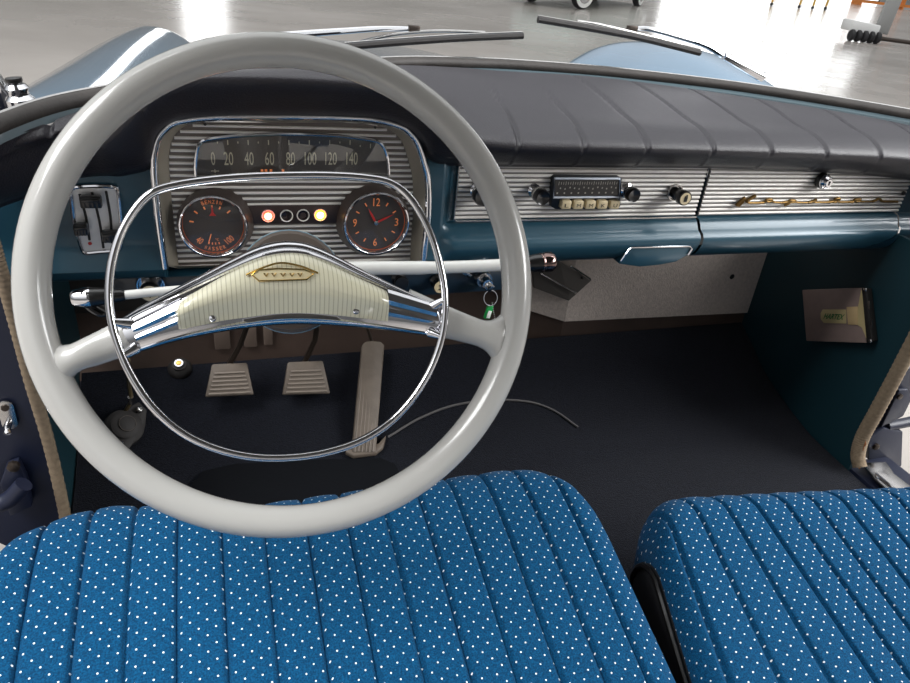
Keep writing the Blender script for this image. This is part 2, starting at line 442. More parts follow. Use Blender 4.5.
# painted ledge along the inside of the glass
def inward(i, d):
    a = wb[max(0, i-1)]; b = wb[min(len(wb)-1, i+1)]; t = (b-a).normalized(); return V((t.y, -t.x, 0))*d
mb = MB(); lsc = lambda i: .42+.58*sstep(-.52, -.40, wb[i].x)
mb.grid([[wb[i]+inward(i, d*lsc(i))+V((0, 0, z*lsc(i))) for i in range(len(wb))] for d, z in ((0, -.003), (.010, -.006), (.020, -.009), (.026, -.025))])
led = struct(mb.build('trim_6', 'teal_light'))
for a, b in ((313, 73), (718, 86), (84, 106)):
    d = ray(a, b); t = (.958-CAM.z)/d.z; p = CAM+d*t
    mb = MB(); mb.lathe([(.004, 0), (.004, .0015), (.0025, .003), (0, .003)], p, (0, -.3, 1), 12); mb.build('screw', 'chrome_worn', led)
d = ray(523, 69); p = CAM+d*((.958-CAM.z)/d.z)
mb = MB(); mb.box(p, (.026, .02, .003), bev=.001); mb.lathe([(.0035, .0015), (.0025, .004), (0, .004)], p, (0, 0, 1), 10); mb.build('clip', 'chrome_worn', led)

# ================================================================ DASHBOARD
YD = .30
dash = thing('dashboard', 'teal blue painted dashboard with black padded vinyl top', 'dashboard', (0, .3, .74))
def recess(x): return sstep(-.128, -.108, x)
def prof_at(x):
    r = recess(x)
    f = .292; g = .309
    y1 = f+(g-f)*r
    Rt = [(.93, .318), (.905, .313), (.880, .309), (.835, .309), (.822, .309), (.817, .308), (.8145, .299), (.809, .294), (.801, .288), (.798, .281), (.792, .2765), (.783, .2765), (.772, .281), (.762, .288), (.755, .297), (.751, .310), (.750, .335), (.752, .345)]
    Lt = [.318, .296, .292, .292, .292, .292, .292, .2918, .2915, .291, .289, .284, .2795, .283, .294, .310, .335, .345]
    return [(z, a+(y-a)*r) for (z, y), a in zip(Rt, Lt)]
def panel(mb, xs, xend=None):
    bl = sorted((p.z, p.x) for p in [aY(a, b, .284) for a, b in ((165, 268), (158, 220), (153.5, 166), (155, 149), (158, 138))])
    br = sorted((p.z, p.x) for p in [aY(a, b, .284) for a, b in ((423, 267), (425, 245), (428, 215), (428, 182), (424, 163), (418, 144))])
    rows = []
    for x in xs:
        row = []
        for z, y in prof_at(x):
            k = sstep(lerp(bl, z)-.0015, lerp(bl, z)+.0015, x)*(1-sstep(lerp(br, z)-.0015, lerp(br, z)+.0015, x))
            row.append(V((x, y+(.335-y)*k if z > .760 else y, z)))
        rows.append(row)
    mb.grid(rows)
xs = [-.655, -.62, -.58, -.54, -.50, -.488, -.4865, -.485, -.483, -.481, -.4795, -.40, -.30, -.20, -.139, -.137, -.135, -.133, -.131, -.128, -.124, -.120, -.116, -.112, -.108, -.10, -.05, .05, .15, .22, .28, .2915]
xs = sorted(set(xs+[-.490+.001*k for k in range(32)]+[-.150+.001*k for k in range(32)]))
mb = MB(); panel(mb, xs)
# the piece right of and below the glove box lid
def lidx(z): return lerp([(.7495, .578), (.7525, .60), (.757, .63), (.765, .655), (.78, .684), (.80, .702), (.82, .708), (1, .712)], z)
rows = []
P_ = prof_at(.5)
for z, y in P_: rows.append([V((lidx(z)+.0035+(.83-lidx(z))*t, y + (.0 if t < .2 else -.0), z)) for t in (0, .1, .3, .6, 1)])
mb.grid(rows)
mb.build('panel', 'teal', dash)
# glove box lid
mb = MB(); rows = []
for z, y in P_: rows.append([V((.2965+(lidx(z)-.2965)*t/16, y, z)) for t in range(17)])
mb.grid(rows)
lid = mb.build('glove_box_lid', 'teal', dash)
mb = MB(); mb.box((.294, .345, .84), (.02, .05, .18)); mb.box((.50, .375, .80), (.62, .02, .12)); mb.build('gap_backing', 'black', dash, smooth=False)

def ribs(mb, xa, xb, z0, z1, y, pitch, amp, topf=None, nx=2, botf=None):
    n = int((z1-z0)/pitch*8); rows = []
    for k in range(n+1):
        t = k/n; row = []
        for i in range(nx+1):
            x = xa+(xb-xa)*i/nx
            za = botf(x) if botf else z0; zb = topf(x) if topf else z1
            z = z0+(z1-z0)*t
            zz = min(max(z, za), zb)
            row.append(V((x, y-amp*(abs(math.sin(PI*(z-z0)/pitch))**.6), zz)))
        rows.append(row)
    mb.grid(rows)
def rib_bars(mb, xa, xb, z0, z1, y, pitch, w, h, topf=None, nx=1):
    """raised half-round bars running across a strip"""
    n = int((z1-z0)/pitch)
    for k in range(n+1):
        z = z0+pitch*(k+.45); rows = []
        for i in range(nx+1):
            x = xa+(xb-xa)*i/nx
            if topf and z+w > topf(x): break
            if z+w > z1: break
            rows.append([V((x, y-h*math.sin(PI*q/6)**.8 if 0 < q < 6 else y, z-w*math.cos(PI*q/6))) for q in range(7)])
        if len(rows) > 1: mb.grid(rows)
mb = MB(); mb.box((.0935, .308, .862), (.394, .003, .086)); strip = mb.build('trim_strip', 'alu_base', dash, smooth=False)
mb = MB(); rib_bars(mb, -.1035, .2905, .8188, .905, .3068, .0066, .0021, .0026); mb.build('rib_pattern', 'alu_rib', strip, angle=80)
mb = MB(); tf = lambda x: .905 if x < .55 else .905-.022*((x-.55)/.15)**2
o = [V((.2975, .3068, .8188)), V((.711, .3068, .8188))]+[V((x, .3068, tf(x))) for x in (.711, .68, .65, .6, .55)]+[V((.2975, .3068, .905))]
mb.prism(o, (0, .003, 0)); mb.build('trim_strip', 'alu_base', lid, smooth=False)
mb = MB(); rib_bars(mb, .2975, .711, .8188, .905, .3068, .0066, .0021, .0026, tf, 24); mb.build('rib_pattern', 'alu_rib', lid, angle=80)
mb = MB(); mb.tube([V((-.105, .300, .905)), V((-.105, .300, .822)), V((-.1, .300, .8185)), V((.2905, .300, .8185))], .0013, 6); mb.build('bright_edge', 'chrome_worn', dash)

# script emblem on the glove box lid: "Kapitän" in flowing metal script
def sc(x, y): return aY(730+x/5.056, 160+y/5.056, .3005)
strokes = [
    ([(30, 232), (48, 212), (72, 192), (62, 214), (40, 234)], 1.3), ([(128, 180), (108, 192), (84, 206)], 1.5), ([(80, 207), (92, 215), (112, 217), (150, 216)], 1.0),
    ([(150, 216), (172, 214), (182, 202), (202, 198), (212, 205), (196, 211), (182, 207)], 1.1), ([(212, 204), (222, 213), (262, 215)], .9),
    ([(262, 215), (290, 212), (304, 204), (326, 205), (328, 212), (312, 214), (296, 220), (276, 230)], 1.1), ([(326, 210), (345, 215), (395, 215)], .9),
    ([(395, 215), (414, 211), (436, 200)], 1.3), ([(430, 204), (424, 212), (440, 214), (500, 213)], .9),
    ([(500, 213), (522, 208), (534, 196), (552, 194), (550, 202), (530, 212), (516, 210)], 1.2), ([(540, 205), (550, 212), (600, 212)], .9),
    ([(600, 212), (622, 211), (632, 201), (656, 198), (656, 206), (636, 211)], 1.2), ([(652, 205), (662, 211), (720, 211)], .9),
    ([(720, 211), (736, 204), (748, 197), (760, 200), (768, 208), (790, 210), (846, 211)], 1.2)]
mb = MB()
for st, w in strokes: mb.tube(cr([sc(*p) for p in st], 4), .0020*w, 8)
em = mb.build('script_emblem', 'darkgold', lid); em['label'] = 'aged gold flowing script lettering'
p = aY(821, 180, .303)
mb = MB(); mb.lathe([(.0125, 0), (.0125, .006), (.0115, .008), (.0105, .007)], p, (0, -1, 0), 28, cap=True); lk = mb.build('lock', 'black', lid)
mb = MB(); mb.lathe([(.0108, .006), (.0108, .011), (.0098, .0125), (.0088, .0115)], p, (0, -1, 0), 28); mb.lathe([(.0072, .009), (.0072, .017), (.0062, .018), (0, .018)], p, (0, -1, 0), 28); mb.build('lock_barrel', 'chrome', lk)
mb = MB(); mb.box(p+V((0, -.0183, 0)), (.0016, .001, .006)); mb.lathe([(.0016, .0179), (.0016, .0188), (0, .0188)], p+V((0, 0, .002)), (0, -1, 0), 10); mb.build('keyhole', 'ink', lk)
mb = MB(); q = aY(903, 193, .3025); mb.lathe([(.0035, 0), (.003, .003), (0, .004)], q, (0, -1, 0), 12); mb.build('rubber_stop', 'rubber', lid)

# ashtray flap under the radio
o = [aY(a, b, .2775) for a, b in [(629, 250), (632, 247.5), (690, 246.5), (692, 249), (688, 255), (676, 262), (660, 265), (640, 267), (619, 264)]]
mb = MB(); mb.prism(o, (0, .02, 0), .0015); fl = mb.build('ashtray_flap', 'teal', dash)
mb = MB(); mb.tube([aY(621, 261, .2765), aY(629, 249.5, .2765), aY(632, 247.5, .2765), aY(690, 246.3, .2765), aY(692, 249, .2765), aY(688, 255, .2765)], .0014, 6); mb.build('chrome_edge', 'chrome', fl)

# padded top
SEC = [
 [(-40, 228, .11), (-40, 195, .095), (-40, 172, .11), (-30, 158, .125)],
 [(0, 204, .17), (2, 178, .155), (2, 156, .17), (6, 142, .185)],
 [(70, 182, .285), (66, 154, .25), (70, 133, .27), (84, 112, .31)],
 [(125, 172, .293), (104, 143, .255), (116, 118, .295), (140, 97, .37)],
 [(151, 163, .292), (126, 124, .252), (138, 104, .295), (166, 88, .40)],
 [(157, 136, .290), (147, 103, .248), (164, 92, .30), (196, 81, .43)],
 [(174, 122, .290), (176, 88, .246), (200, 80, .32), (232, 76, .48)],
 [(205, 117, .290), (205, 80, .246), (228, 77, .34), (262, 74, .52)],
 [(288, 115.5, .290), (288, 80, .245), (302, 76, .36), (330, 70, .58)],
 [(371, 117.5, .290), (374, 86, .246), (376, 79, .38), (394, 67, .625)],
 [(403, 126, .290), (409, 96, .247), (406, 83, .39), (424, 67, .64)],
 [(419, 141, .291), (428, 109, .25), (424, 90, .39), (446, 68, .648)],
 [(432, 158, .296), (446, 126, .256), (444, 95, .39), (465, 69, .652)],
 [(456, 163, .300), (470, 139, .262), (470, 100, .39), (487, 71, .652)],
 [(510, 164, .301), (518, 145, .264), (512, 108, .385), (518, 73, .648)],
 [(600, 165, .301), (606, 147, .265), (598, 114, .38), (585, 77, .63)],
 [(712, 166, .301), (718, 150, .266), (704, 120, .375), (662, 86, .585)],
 [(820, 170, .300), (826, 154, .266), (808, 127, .36), (752, 99, .50)],
 [(905, 177, .298), (911, 160, .264), (896, 133, .335), (850, 115, .42)],
 [(975, 190, .292), (982, 173, .26), (970, 148, .31), (930, 131, .36)]]
rowsP = []
for s4 in SEC: rowsP.append([aY(*q) for q in s4])
for k, (zl, zr, zt_, zb_) in enumerate(((.862, .905, .930, .946), (.868, .912, .938, .952), (.872, .918, .945, .956), (.878, .925, .950, .958))):
    for j, z in enumerate((zl, zr, zt_, zb_)):
        if k < 3: rowsP[k][j] = aZ(SEC[k][j][0], SEC[k][j][1], z)
NS = 80
cols = [cr([r[k] for r in rowsP], NS) for k in range(4)]
# seams by world X
nS = len(cols[0]); grid = []
seams = [-.56, -.475]+[aY(a, b, .262).x for a, b in ((518, 149), (585, 145), (649, 144), (714, 150), (773, 150), (829, 151), (882, 155), (932, 162))]
for i in range(nS):
    L, R, T, B = (cols[k][i] for k in range(4))
    inn = L+V((0, .05, .012))
    down = L + V((0, .006, -.004))
    ctrl = [inn, down, L+V((0, -.008, .002)), L.lerp(R, .45)+V((0, -.008, -.004)), R+V((0, -.002, .002)), R.lerp(T, .4)+V((0, -.003, .010)), T+V((0, 0, .004)), T.lerp(B, .5)+V((0, 0, .006)), B+V((0, 0, .002)), B+V((0, .012, -.012))]
    grid.append(cr(ctrl, 6))
for i, row in enumerate(grid):
    for j, p in enumerate(row):
        x = p.x - .17*(p.y-.26) if p.x > -.2 else p.x
        g = 0
        for sx in seams:
            d = abs(x-sx)
            if d < .016: g = max(g, math.exp(-(d/.0030)**2)*.0045 - (math.exp(-((d-.006)/.003)**2)*.0006))
        if x < .06 and p.x > -.2: g *= 1-sstep(.42, .54, p.y)
        if 12 < j < 51: p -= V((0, -.55, .83))*g
mb = MB(); mb.grid(grid); mb.build('padded_top', 'pad', dash, angle=80)

# lower switch rail under the cluster
mb = MB()
o = [aY(108, 279, .31), aY(112, 275, .31), aY(118, 273, .31), aY(175, 270, .31), aY(330, 268, .31), aY(430, 268, .31), aY(505, 266, .31), aY(505, 290, .31), aY(420, 296, .31), aY(200, 299, .31), aY(112, 296, .31)]
mb.prism(o, (0, .02, 0), .002); mb.build('switch_rail', mat('dark_switch_rail_paint', (22, 40, 54), .35, coat=.3), dash)

# ================================================================ INSTRUMENT CLUSTER
def Dp(a, b, y=.285): return aY(a, b, y)
clu = thing('instrument_cluster', 'ribbed aluminium instrument cluster in a rounded chrome bezel behind the steering wheel', 'instrument panel', (-.308, .29, .76))
OUT = [(165, 268), (158, 220), (153.5, 166), (155, 149), (158, 138), (164, 130), (176, 122), (206, 117.5), (245, 116.5), (288, 116.5), (330, 117), (371, 119), (400, 126), (411, 134), (418, 144), (424, 163), (428, 182), (428, 215), (425, 245), (423, 267)]
outl = cr([Dp(*p, .284) for p in OUT], 4)
cen = V((-.308, .284, .85))
def shrink(p, dx, dz, y):
    t = V((p.x-cen.x, 0, p.z-cen.z)); L = t.length
    q = p - V((t.x/L*dx, 0, t.z/L*dz)); q.y = y; return q
zb = min(p.z for p in outl)
inn1 = [shrink(p, .003, .003, .287) for p in outl]
inn2 = []
for p in outl:
    q = shrink(p, .016, .012, .303); q.z = max(q.z, zb+.002); inn2.append(q)
for q in (inn2[0], inn2[-1], inn2[1], inn2[-2]): q.z = max(zb+.002, min(q.z, zb+.002 if q in (inn2[0], inn2[-1]) else q.z))
mb = MB(); mb.tube(outl, .0046, 10); mb.build('bezel', 'chrome', clu)
mb = MB(); mb.grid([[p+V((0, .03, 0)) for p in outl], inn1, inn2]); mb.grid([[p+V((0, .01, -.002)) for p in (outl[0], outl[-1])], [inn2[0], inn2[-1]]]); mb.build('frame', 'taupe', clu)
# ribbed plate bounded by inn2
def xspan(z):
    xs_ = []
    for a, b in zip(inn2, inn2[1:]):
        if (a.z-z)*(b.z-z) <= 0 and abs(a.z-b.z) > 1e-7:
            t = (z-a.z)/(b.z-a.z); xs_.append(a.x+(b.x-a.x)*t)
    if len(xs_) < 2: return None
    return min(xs_), max(xs_)
zt = max(p.z for p in inn2); pitch = .0073
rows = []; n = 200
for k in range(n+1):
    z = zb+.0025+(zt-zb-.003)*k/n; sp_ = xspan(z)
    if sp_ is None: continue
    y = .3040
    x0, x1 = sp_
    rows.append([V((x0+(x1-x0)*t/10, y, z)) for t in range(11)])
mb = MB(); mb.grid(rows[::4]+[rows[-1]]); fpl = mb.build('faceplate', 'alu_ground', clu, angle=80)
mb = MB()
for k in range(40):
    z = zb+.0045+pitch*k; q0 = xspan(z+.0018); q1 = xspan(z-.0018)
    if z > zt-.004: break
    if q0 is None or q1 is None: continue
    a_, b_ = max(q0[0], q1[0]), min(q0[1], q1[1])
    mb.grid([[V((x, .3040-.0026*math.sin(PI*q/6), z-.0017*math.cos(PI*q/6))) for q in range(7)] for x in (a_, (a_+b_)/2, b_)])
mb.build('rib_pattern', 'alu_rib', fpl, angle=80)
pl = [Dp(a, b, .2995) for a, b in [(243, 206), (340, 205), (340, 223), (243, 224)]]
mb = MB(); mb.prism(pl, (0, .004, 0), .0008); mb.build('lamp_plate', 'warn_plate', clu)
for q in ((165+40, 124), (180+195, 127)):
    mb = MB(); mb.lathe([(.002, 0), (.0018, .0012), (0, .0014)], Dp(*q, .292), (0, -1, 0), 10); mb.build('screw', 'black', clu)

# speedometer
spd = thing('speedometer', 'wide horizontal speedometer window numbered from 0 at the top of the instrument cluster', 'speedometer', Dp(292, 157, .30))
WO = [(196, 176), (195.5, 165), (197, 151), (200, 144), (207, 139.5), (240, 135.8), (289, 134), (337, 135.8), (373, 140.5), (382, 145), (386.5, 154), (388.5, 168), (388.5, 176)]
wo = [Dp(a, b, .298) for a, b in WO]
wos = cr(wo, 4)
mb = MB(); mb.tube(wos+[wos[0]], .0021, 8); mb.build('chrome_frame', 'chrome', spd)
mb = MB(); mb.prism([V((p.x, .3005, p.z)) for p in wos], (0, .003, 0)); mb.build('dial', 'dial', spd, smooth=False)
for s_, x in (('0', 213), ('20', 228.5), ('40', 249), ('60', 269.5), ('80', 290.5), ('100', 310.5), ('120', 331), ('140', 352)):
    mb = MB(); text_into(mb, s_, Dp(x, 158.5, .3000), (1, 0, 0), (0, 0, 1), .0158, {1: .0046, 2: .0105, 3: .0140}[len(s_)])
    mb.build('numeral', 'dial_ink', spd, smooth=False)
mb = MB()
for k in range(16):
    x = 217.5+10.2*k
    if x > 378: break
    yy = 141.5 if 215 < x < 360 else 145
    c = Dp(x, yy+1.0, .2999); hgt = .0055 if k % 2 else .0022
    mb = MB(); mb.box(c, (.0011, .0004, hgt)); mb.build('tick_mark', 'dial_ink', spd, smooth=False)
mb = MB(); 
for x in (262, 266, 271, 283): mb.box(Dp(x, 170.5, .2999), (.003, .0004, .003))
mb.build('indicator_band', 'orange_ink', spd, smooth=False)
mb = MB(); mb.box(Dp(215, 171, .2999), (.009, .0004, .0008)); mb.box(Dp(215, 171, .2999), (.0012, .0004, .004)); mb.build('zero_mark', 'dial_ink', spd, smooth=False)
mb = MB(); mb.prism([V((p.x, .2975, p.z)) for p in wos], (0, .001, 0)); mb.build('glass', 'glass', spd, smooth=False)

# round gauges
GK = 1.0
def gauge(name, label, cat, px, py, cowl, k0):
    c = Dp(px, py, .289); g = thing(name, label, cat, c)
    ax = (0, -1, 0)
    cb = Dp(px+cowl[0], py+cowl[1], .303)
    mb = MB(); n = 40; rows = []
    for (cc, r) in ((cb, .0505*k0), (cb.lerp(c, .4), .0500*k0), (V((c.x, .287, c.z)), .0455*k0), (V((c.x, .2865, c.z)), .0435*k0)):
        rows.append([cc+V((r*math.cos(2*PI*k/n), 0, r*math.sin(2*PI*k/n))) for k in range(n)])
    mb.grid(rows, cv=True); mb.build('cowl', mat('dark_brown_cowl', (64, 54, 50), .35, coat=.2), g)
    mb = MB(); mb.lathe([(r*k0, h) for r, h in [(.0445, -.002), (.0450, .002), (.0440, .0042), (.0425, .0046), (.0408, .003), (.0400, -.002)]], c, ax, 48, cap=False); mb.build('rim', 'chrome', g)
    mb = MB(); mb.lathe([(.041*k0, -.0045), (0, -.0044)], c, ax, 40, cap=False); mb.build('dial', 'dial', g)
    mb = MB(); mb.lathe([(.041*k0, -.0015), (.0395*k0, -.0042)], c, ax, 40, cap=False); mb.build('inner_ring', 'amber', g)
    mb = MB(); mb.lathe([(.0405*k0, .0008), (0, .0012)], c, ax, 40, cap=False); mb.build('glass', 'glass', g)
    return g, V((c.x, c.y+.0040, c.z))
def polar(c, r, deg):
    r *= GK
    return V((c.x+r*math.sin(math.radians(deg)), c.y, c.z+r*math.cos(math.radians(deg))))
def tick(mb, c, r0, r1, deg, w):
    a, b = polar(c, r0, deg), polar(c, r1, deg); rot = Matrix.Rotation(math.radians(deg), 3, 'Y')
    mb.box((a+b)/2, (w, .0005, (b-a).length), rot)
GK = .89
g, c = gauge('fuel_and_temperature_gauge', 'round dark gauge with BENZIN and WASSER lettering left of the warning lamps', 'gauge', 213.5, 226.5, (3, -4), .89)
mb = MB()
for k, ch in enumerate('BENZIN'):
    dg_ = -20+8*k; p = polar(c, .0335, dg_); rr = math.radians(dg_)
    text_into(mb, ch, p, (math.cos(rr), 0, -math.sin(rr)), (math.sin(rr), 0, math.cos(rr)), .0046, .0010 if ch == 'I' else .0029, depth=.0002)
mb.build('benzin_lettering', 'orange_ink', g, smooth=False)
mb = MB()
for k, ch in enumerate('WASSER'):
    dg_ = 180+21-8.4*k; p = polar(c, .0345, dg_); rr = math.radians(dg_-180)
    text_into(mb, ch, p, (math.cos(rr), 0, -math.sin(rr)), (math.sin(rr), 0, math.cos(rr)), .0048, .0029, depth=.0002)
mb.build('wasser_lettering', 'orange_ink', g, smooth=False)
for s_, dg_, w in (('40', 222, .0070), ('100', 138, .0098)):
    mb = MB(); p = polar(c, .029, dg_); rr = math.radians(dg_-180) * .9
    text_into(mb, s_, p, (math.cos(rr), 0, -math.sin(rr)), (math.sin(rr), 0, math.cos(rr)), .0082, w*1.05, depth=.0002); mb.build('numeral', 'orange_ink', g, smooth=False)
mb = MB(); text_into(mb, '°C', V((c.x+.003, c.y, c.z-.0185)), (1, 0, 0), (0, 0, 1), .003, .004, depth=.0002)
mb.build('unit_mark', 'orange_ink', g, smooth=False)
mb = MB()
for d_ in (-48, -22, 0, 22, 48, -78):
    mb = MB(); tick(mb, c, .0255 if abs(d_) > 30 else .0245, .031 if abs(d_) > 30 else .0285, d_, .0016); mb.build('tick_mark', 'orange_ink', g, smooth=False)
for d_ in (196, 187, 178, 168):
    mb = MB(); tick(mb, c, .0255, .0285, d_, .0012); mb.build('tick_mark', 'orange_ink', g, smooth=False)
mb = MB(); mb.prism([c+V((-.004, -.0004, .0125)), c+V((.004, -.0004, .0125)), c+V((.0012, -.0004, .016)), c+V((.0006, -.0004, .0235)), c+V((-.0006, -.0004, .0235)), c+V((-.0012, -.0004, .016))], (0, -.0006, 0)); mb.build('needle', 'red_ink', g, smooth=False)
mb = MB(); mb.tube([c+V((-.0075, -.0006, -.0235)), c+V((-.0035, -.0006, -.011))], .0006, 6); mb.build('needle', 'orange_ink', g)

GK = .97
g, c = gauge('dashboard_clock', 'round dark clock with red hands right of the warning lamps', 'clock', 376.5, 223.5, (-4, -3), .97)
for s_, d_, w in (('12', 0, .0088), ('3', 90, .0048), ('6', 180, .0048), ('9', 270, .0048)):
    mb = MB(); text_into(mb, s_, polar(c, .0285, d_), (1, 0, 0), (0, 0, 1), .0105, w, depth=.0002)
    mb.build('numeral', 'orange_ink', g, smooth=False)
mb = MB()
for d_ in (30, 60, 120, 150, 210, 240, 300, 330):
    mb = MB(); tick(mb, c, .0262, .0312, d_, .0014); mb.build('hour_mark', 'orange_ink', g, smooth=False)
def hand(deg, ln, w, nm):
    mb = MB(); rr = math.radians(deg); u = V((math.sin(rr), 0, math.cos(rr))); s_ = V((math.cos(rr), 0, -math.sin(rr)))
    mb.prism([c+u*.002-s_*w+V((0, -.0010, 0)), c+u*.002+s_*w+V((0, -.0010, 0)), c+u*ln*.5+s_*w+V((0, -.001, 0)), c+u*ln+V((0, -.0010, 0)), c+u*ln*.5-s_*w+V((0, -.001, 0))], (0, -.0006, 0)); mb.build(nm, 'red_ink', g, smooth=False)
hand(-29, .023, .0015, 'hour_hand'); hand(64, .026, .0012, 'minute_hand')
mb = MB(); mb.lathe([(.0035, 0), (.003, .0028), (0, .003)], c, (0, -1, 0), 16); mb.build('centre_boss', 'chrome_worn', g)

# warning lamps
for k, (x, y, lens, core, lab) in enumerate([(268, 215.5, 'lamp_red', 'lamp_red_core', 'glowing red warning lamp beside the fuel gauge'),
        (286.5, 215.5, 'lens_dark', None, 'unlit black warning lamp next to the glowing red lamp'),
        (303, 215, 'lens_dark', 'warn_plate', 'unlit grey warning lamp next to the glowing orange lamp'),
        (320, 214.5, 'lamp_amber', 'lamp_amber_core', 'glowing orange warning lamp beside the clock')]):
    c = Dp(x, y, .299); t = thing('warning_lamp', lab, 'warning lamp', c, 'warning lamps between the gauges')
    mb = MB(); mb.lathe([(.0078, 0), (.0082, .0015), (.0076, .003), (.0068, .0022), (.0066, .0)], c, (0, -1, 0), 24, cap=False); mb.build('ring', 'alu_rib', t)
    mb = MB(); mb.lathe([(.0068, .0), (.0066, .0012), (.005, .003 if core and 'lamp' in core else .0005), (0, .0038 if core and 'lamp' in core else .0006)], c, (0, -1, 0), 24); mb.build('lens', lens, t)
    if core:
        mb = MB(); mb.lathe([(.0046, .0030), (.0038, .0042), (0, .0048)] if 'lamp' in core else [(.0036, .0004), (.0032, .0012), (.0018, .0008), (0, .0014)], c, (0, -1, 0), 20); mb.build('bulb', core, t)

# ================================================================ RADIO, KNOBS
def knob(par, px, py, y, r, ln, m_face='black', stem_r=None, ringr=None, name='knob'):
    c = aY(px, py, y)
    mb = MB(); mb.lathe([(r*.75, ln*.35), (r*.95, ln*.45), (r, ln*.6), (r, ln*.88), (r*.9, ln), (r*.75, ln*.97), (0, ln*.93)], c, (0, -1, 0), 28); k = mb.build(name, m_face, par)
    mb = MB(); mb.lathe([(ringr or r*.9, 0), (ringr or r*.9, ln*.1), ((stem_r or r*.6), ln*.2), ((stem_r or r*.6), ln*.5)], c, (0, -1, 0), 24); mb.build('shaft', 'chrome', k)
    mb = MB(); mb.lathe([(r*1.0, ln*.55), (r*1.04, ln*.62), (r*1.0, ln*.69)], c, (0, -1, 0), 28, cap=False); mb.build('chrome_band', 'chrome_worn', k)
    return k
rc = aY(588, 190, .30)
rad = thing('car_radio', 'car radio with black tuning scale and five ivory push buttons', 'radio', (rc.x, .3, rc.z))
fo = [aY(a, b, .296) for a, b in [(553.5, 178), (556, 176.5), (620, 177), (622, 179), (620.5, 206), (618, 209), (556, 209.5), (551.5, 207), (551.5, 198)]]
mb = MB(); mb.prism(fo, (0, .012, 0), .001); mb.build('case', mat('dark_radio_case', (40, 44, 50), .35, .5), rad)
di = [aY(a, b, .2935) for a, b in [(554.5, 178.5), (620, 178.5), (619, 197), (553.5, 197.5)]]
mb = MB(); mb.tube(di, .0018, 8, closed=True); mb.build('dial_frame', mat('bluish_chrome_frame', (200, 208, 220), .25, .5), rad)
di2 = [aY(a, b, .2945) for a, b in [(555, 179), (619.5, 179), (618.5, 196.5), (554.5, 197)]]
mb = MB(); mb.prism(di2, (0, .004, 0)); ds = mb.build('tuning_scale', 'black', rad, smooth=False)
mb = MB()
dl = aY(557, 188, .2943); dr = aY(617, 187.5, .2943)
for k in range(26):
    p = dl.lerp(dr, (k+.5)/26)
    mb.box(p+V((0, 0, .0065)), (.0007, .0003, .0034 if k % 3 else .005)); 
    if k % 2: mb.box(p+V((0, 0, -.0015+.001*(k % 3))), (.0016, .0003, .0022))
    if k % 3 == 0: mb.box(p+V((0, 0, -.0075)), (.0022, .0003, .0022))
mb.build('scale_print', mat('grey_scale_print', (150, 146, 138), .6), ds, smooth=False)
for k, ch in enumerate('LMMKU'):
    c = aY(565.3+12.1*k, 204, .2915)
    mb = MB(); mb.box(c, (.0152, .010, .0118), bev=.0016); b_ = mb.build('push_button', 'ivory', rad)
    mb = MB(); text_into(mb, ch, c+V((0, -.0051, -.0006)), (1, 0, 0), (0, 0, 1), .0052, .0062, depth=.0002); mb.build('letter', 'ink', b_, smooth=False)
knob(rad, 533.5, 190, .304, .0108, .034, 'black', .006, .0095)
knob(rad, 625.5, 190, .304, .0105, .026, 'black', .0065, .011)
p = aY(483, 193, .304)
kn = thing('rotary_switch', 'dark round knob on the ribbed strip just behind the right wheel rim', 'switch', p)
knob(kn, 478, 190, .304, .0145, .028, 'black', .007, .012)
p = aY(674, 192, .304)
cl = thing('cigar_lighter', 'round black knob with a cream face on the ribbed strip right of the radio', 'lighter', p)
mb = MB(); mb.lathe([(.0125, 0), (.0130, .003), (.0125, .005), (.0110, .005), (.0095, .001)], p, (0, -1, 0), 28); mb.build('socket', 'chrome_worn', cl)
mb = MB(); mb.lathe([(.0085, .001), (.0085, .012), (.0105, .018), (.0112, .022), (.0112, .028), (.0105, .030), (.0085, .0302)], p, (0, -1, 0), 28); k_ = mb.build('knob', 'black', cl)
mb = MB(); mb.lathe([(.0090, .0300), (.0088, .0306), (0, .0308)], p, (0, -1, 0), 24); mb.build('face', 'ivory', k_)
mb = MB(); q = p+V((0, -.0312, 0)); mb.box(q+V((0, 0, -.0008)), (.0052, .0006, .0072)); mb.box(q+V((.0008, 0, .0045)), (.0024, .0006, .0028)); mb.box(q+V((-.0018, 0, .0036)), (.0012, .0006, .0018)); mb.build('icon', 'ink', k_, smooth=False)

# heater control plate
hc = thing('heater_control', 'chrome heater control plate with three dark sliders left of the instrument cluster', 'heater control', aY(96, 218, .29))
HO = [(71, 196), (70.5, 190.5), (76, 187), (95, 185.8), (112, 186.5), (117, 189), (119, 200), (121, 225), (120.5, 245), (116, 250), (100, 251.5), (86, 252.5), (82, 248), (75, 225)]
ho = cr([aY(a, b, .289) for a, b in HO], 3, True)
mb = MB(); mb.prism(ho, (0, .004, 0)); mb.build('faceplate', mat('satin_aluminium_plate', (206, 206, 206), .4, .4), hc, smooth=False)
mb = MB(); mb.tube([p+V((0, -.0008, 0)) for p in ho], .0024, 8, closed=True); mb.build('chrome_frame', 'chrome', hc)
mb = MB()
for (a, b) in (((79.5, 194), (89.5, 240)), ((92, 192), (103.5, 248)), ((106, 191), (112, 243))):
    P0, P1 = aY(*a, .2885), aY(*b, .2885); Pm = (P0+P1)/2+V((.0015, 0, 0)); mb.tube(cr([P0, Pm, P1], 6), .0014, 6)
mb.build('slot', 'ink', hc)
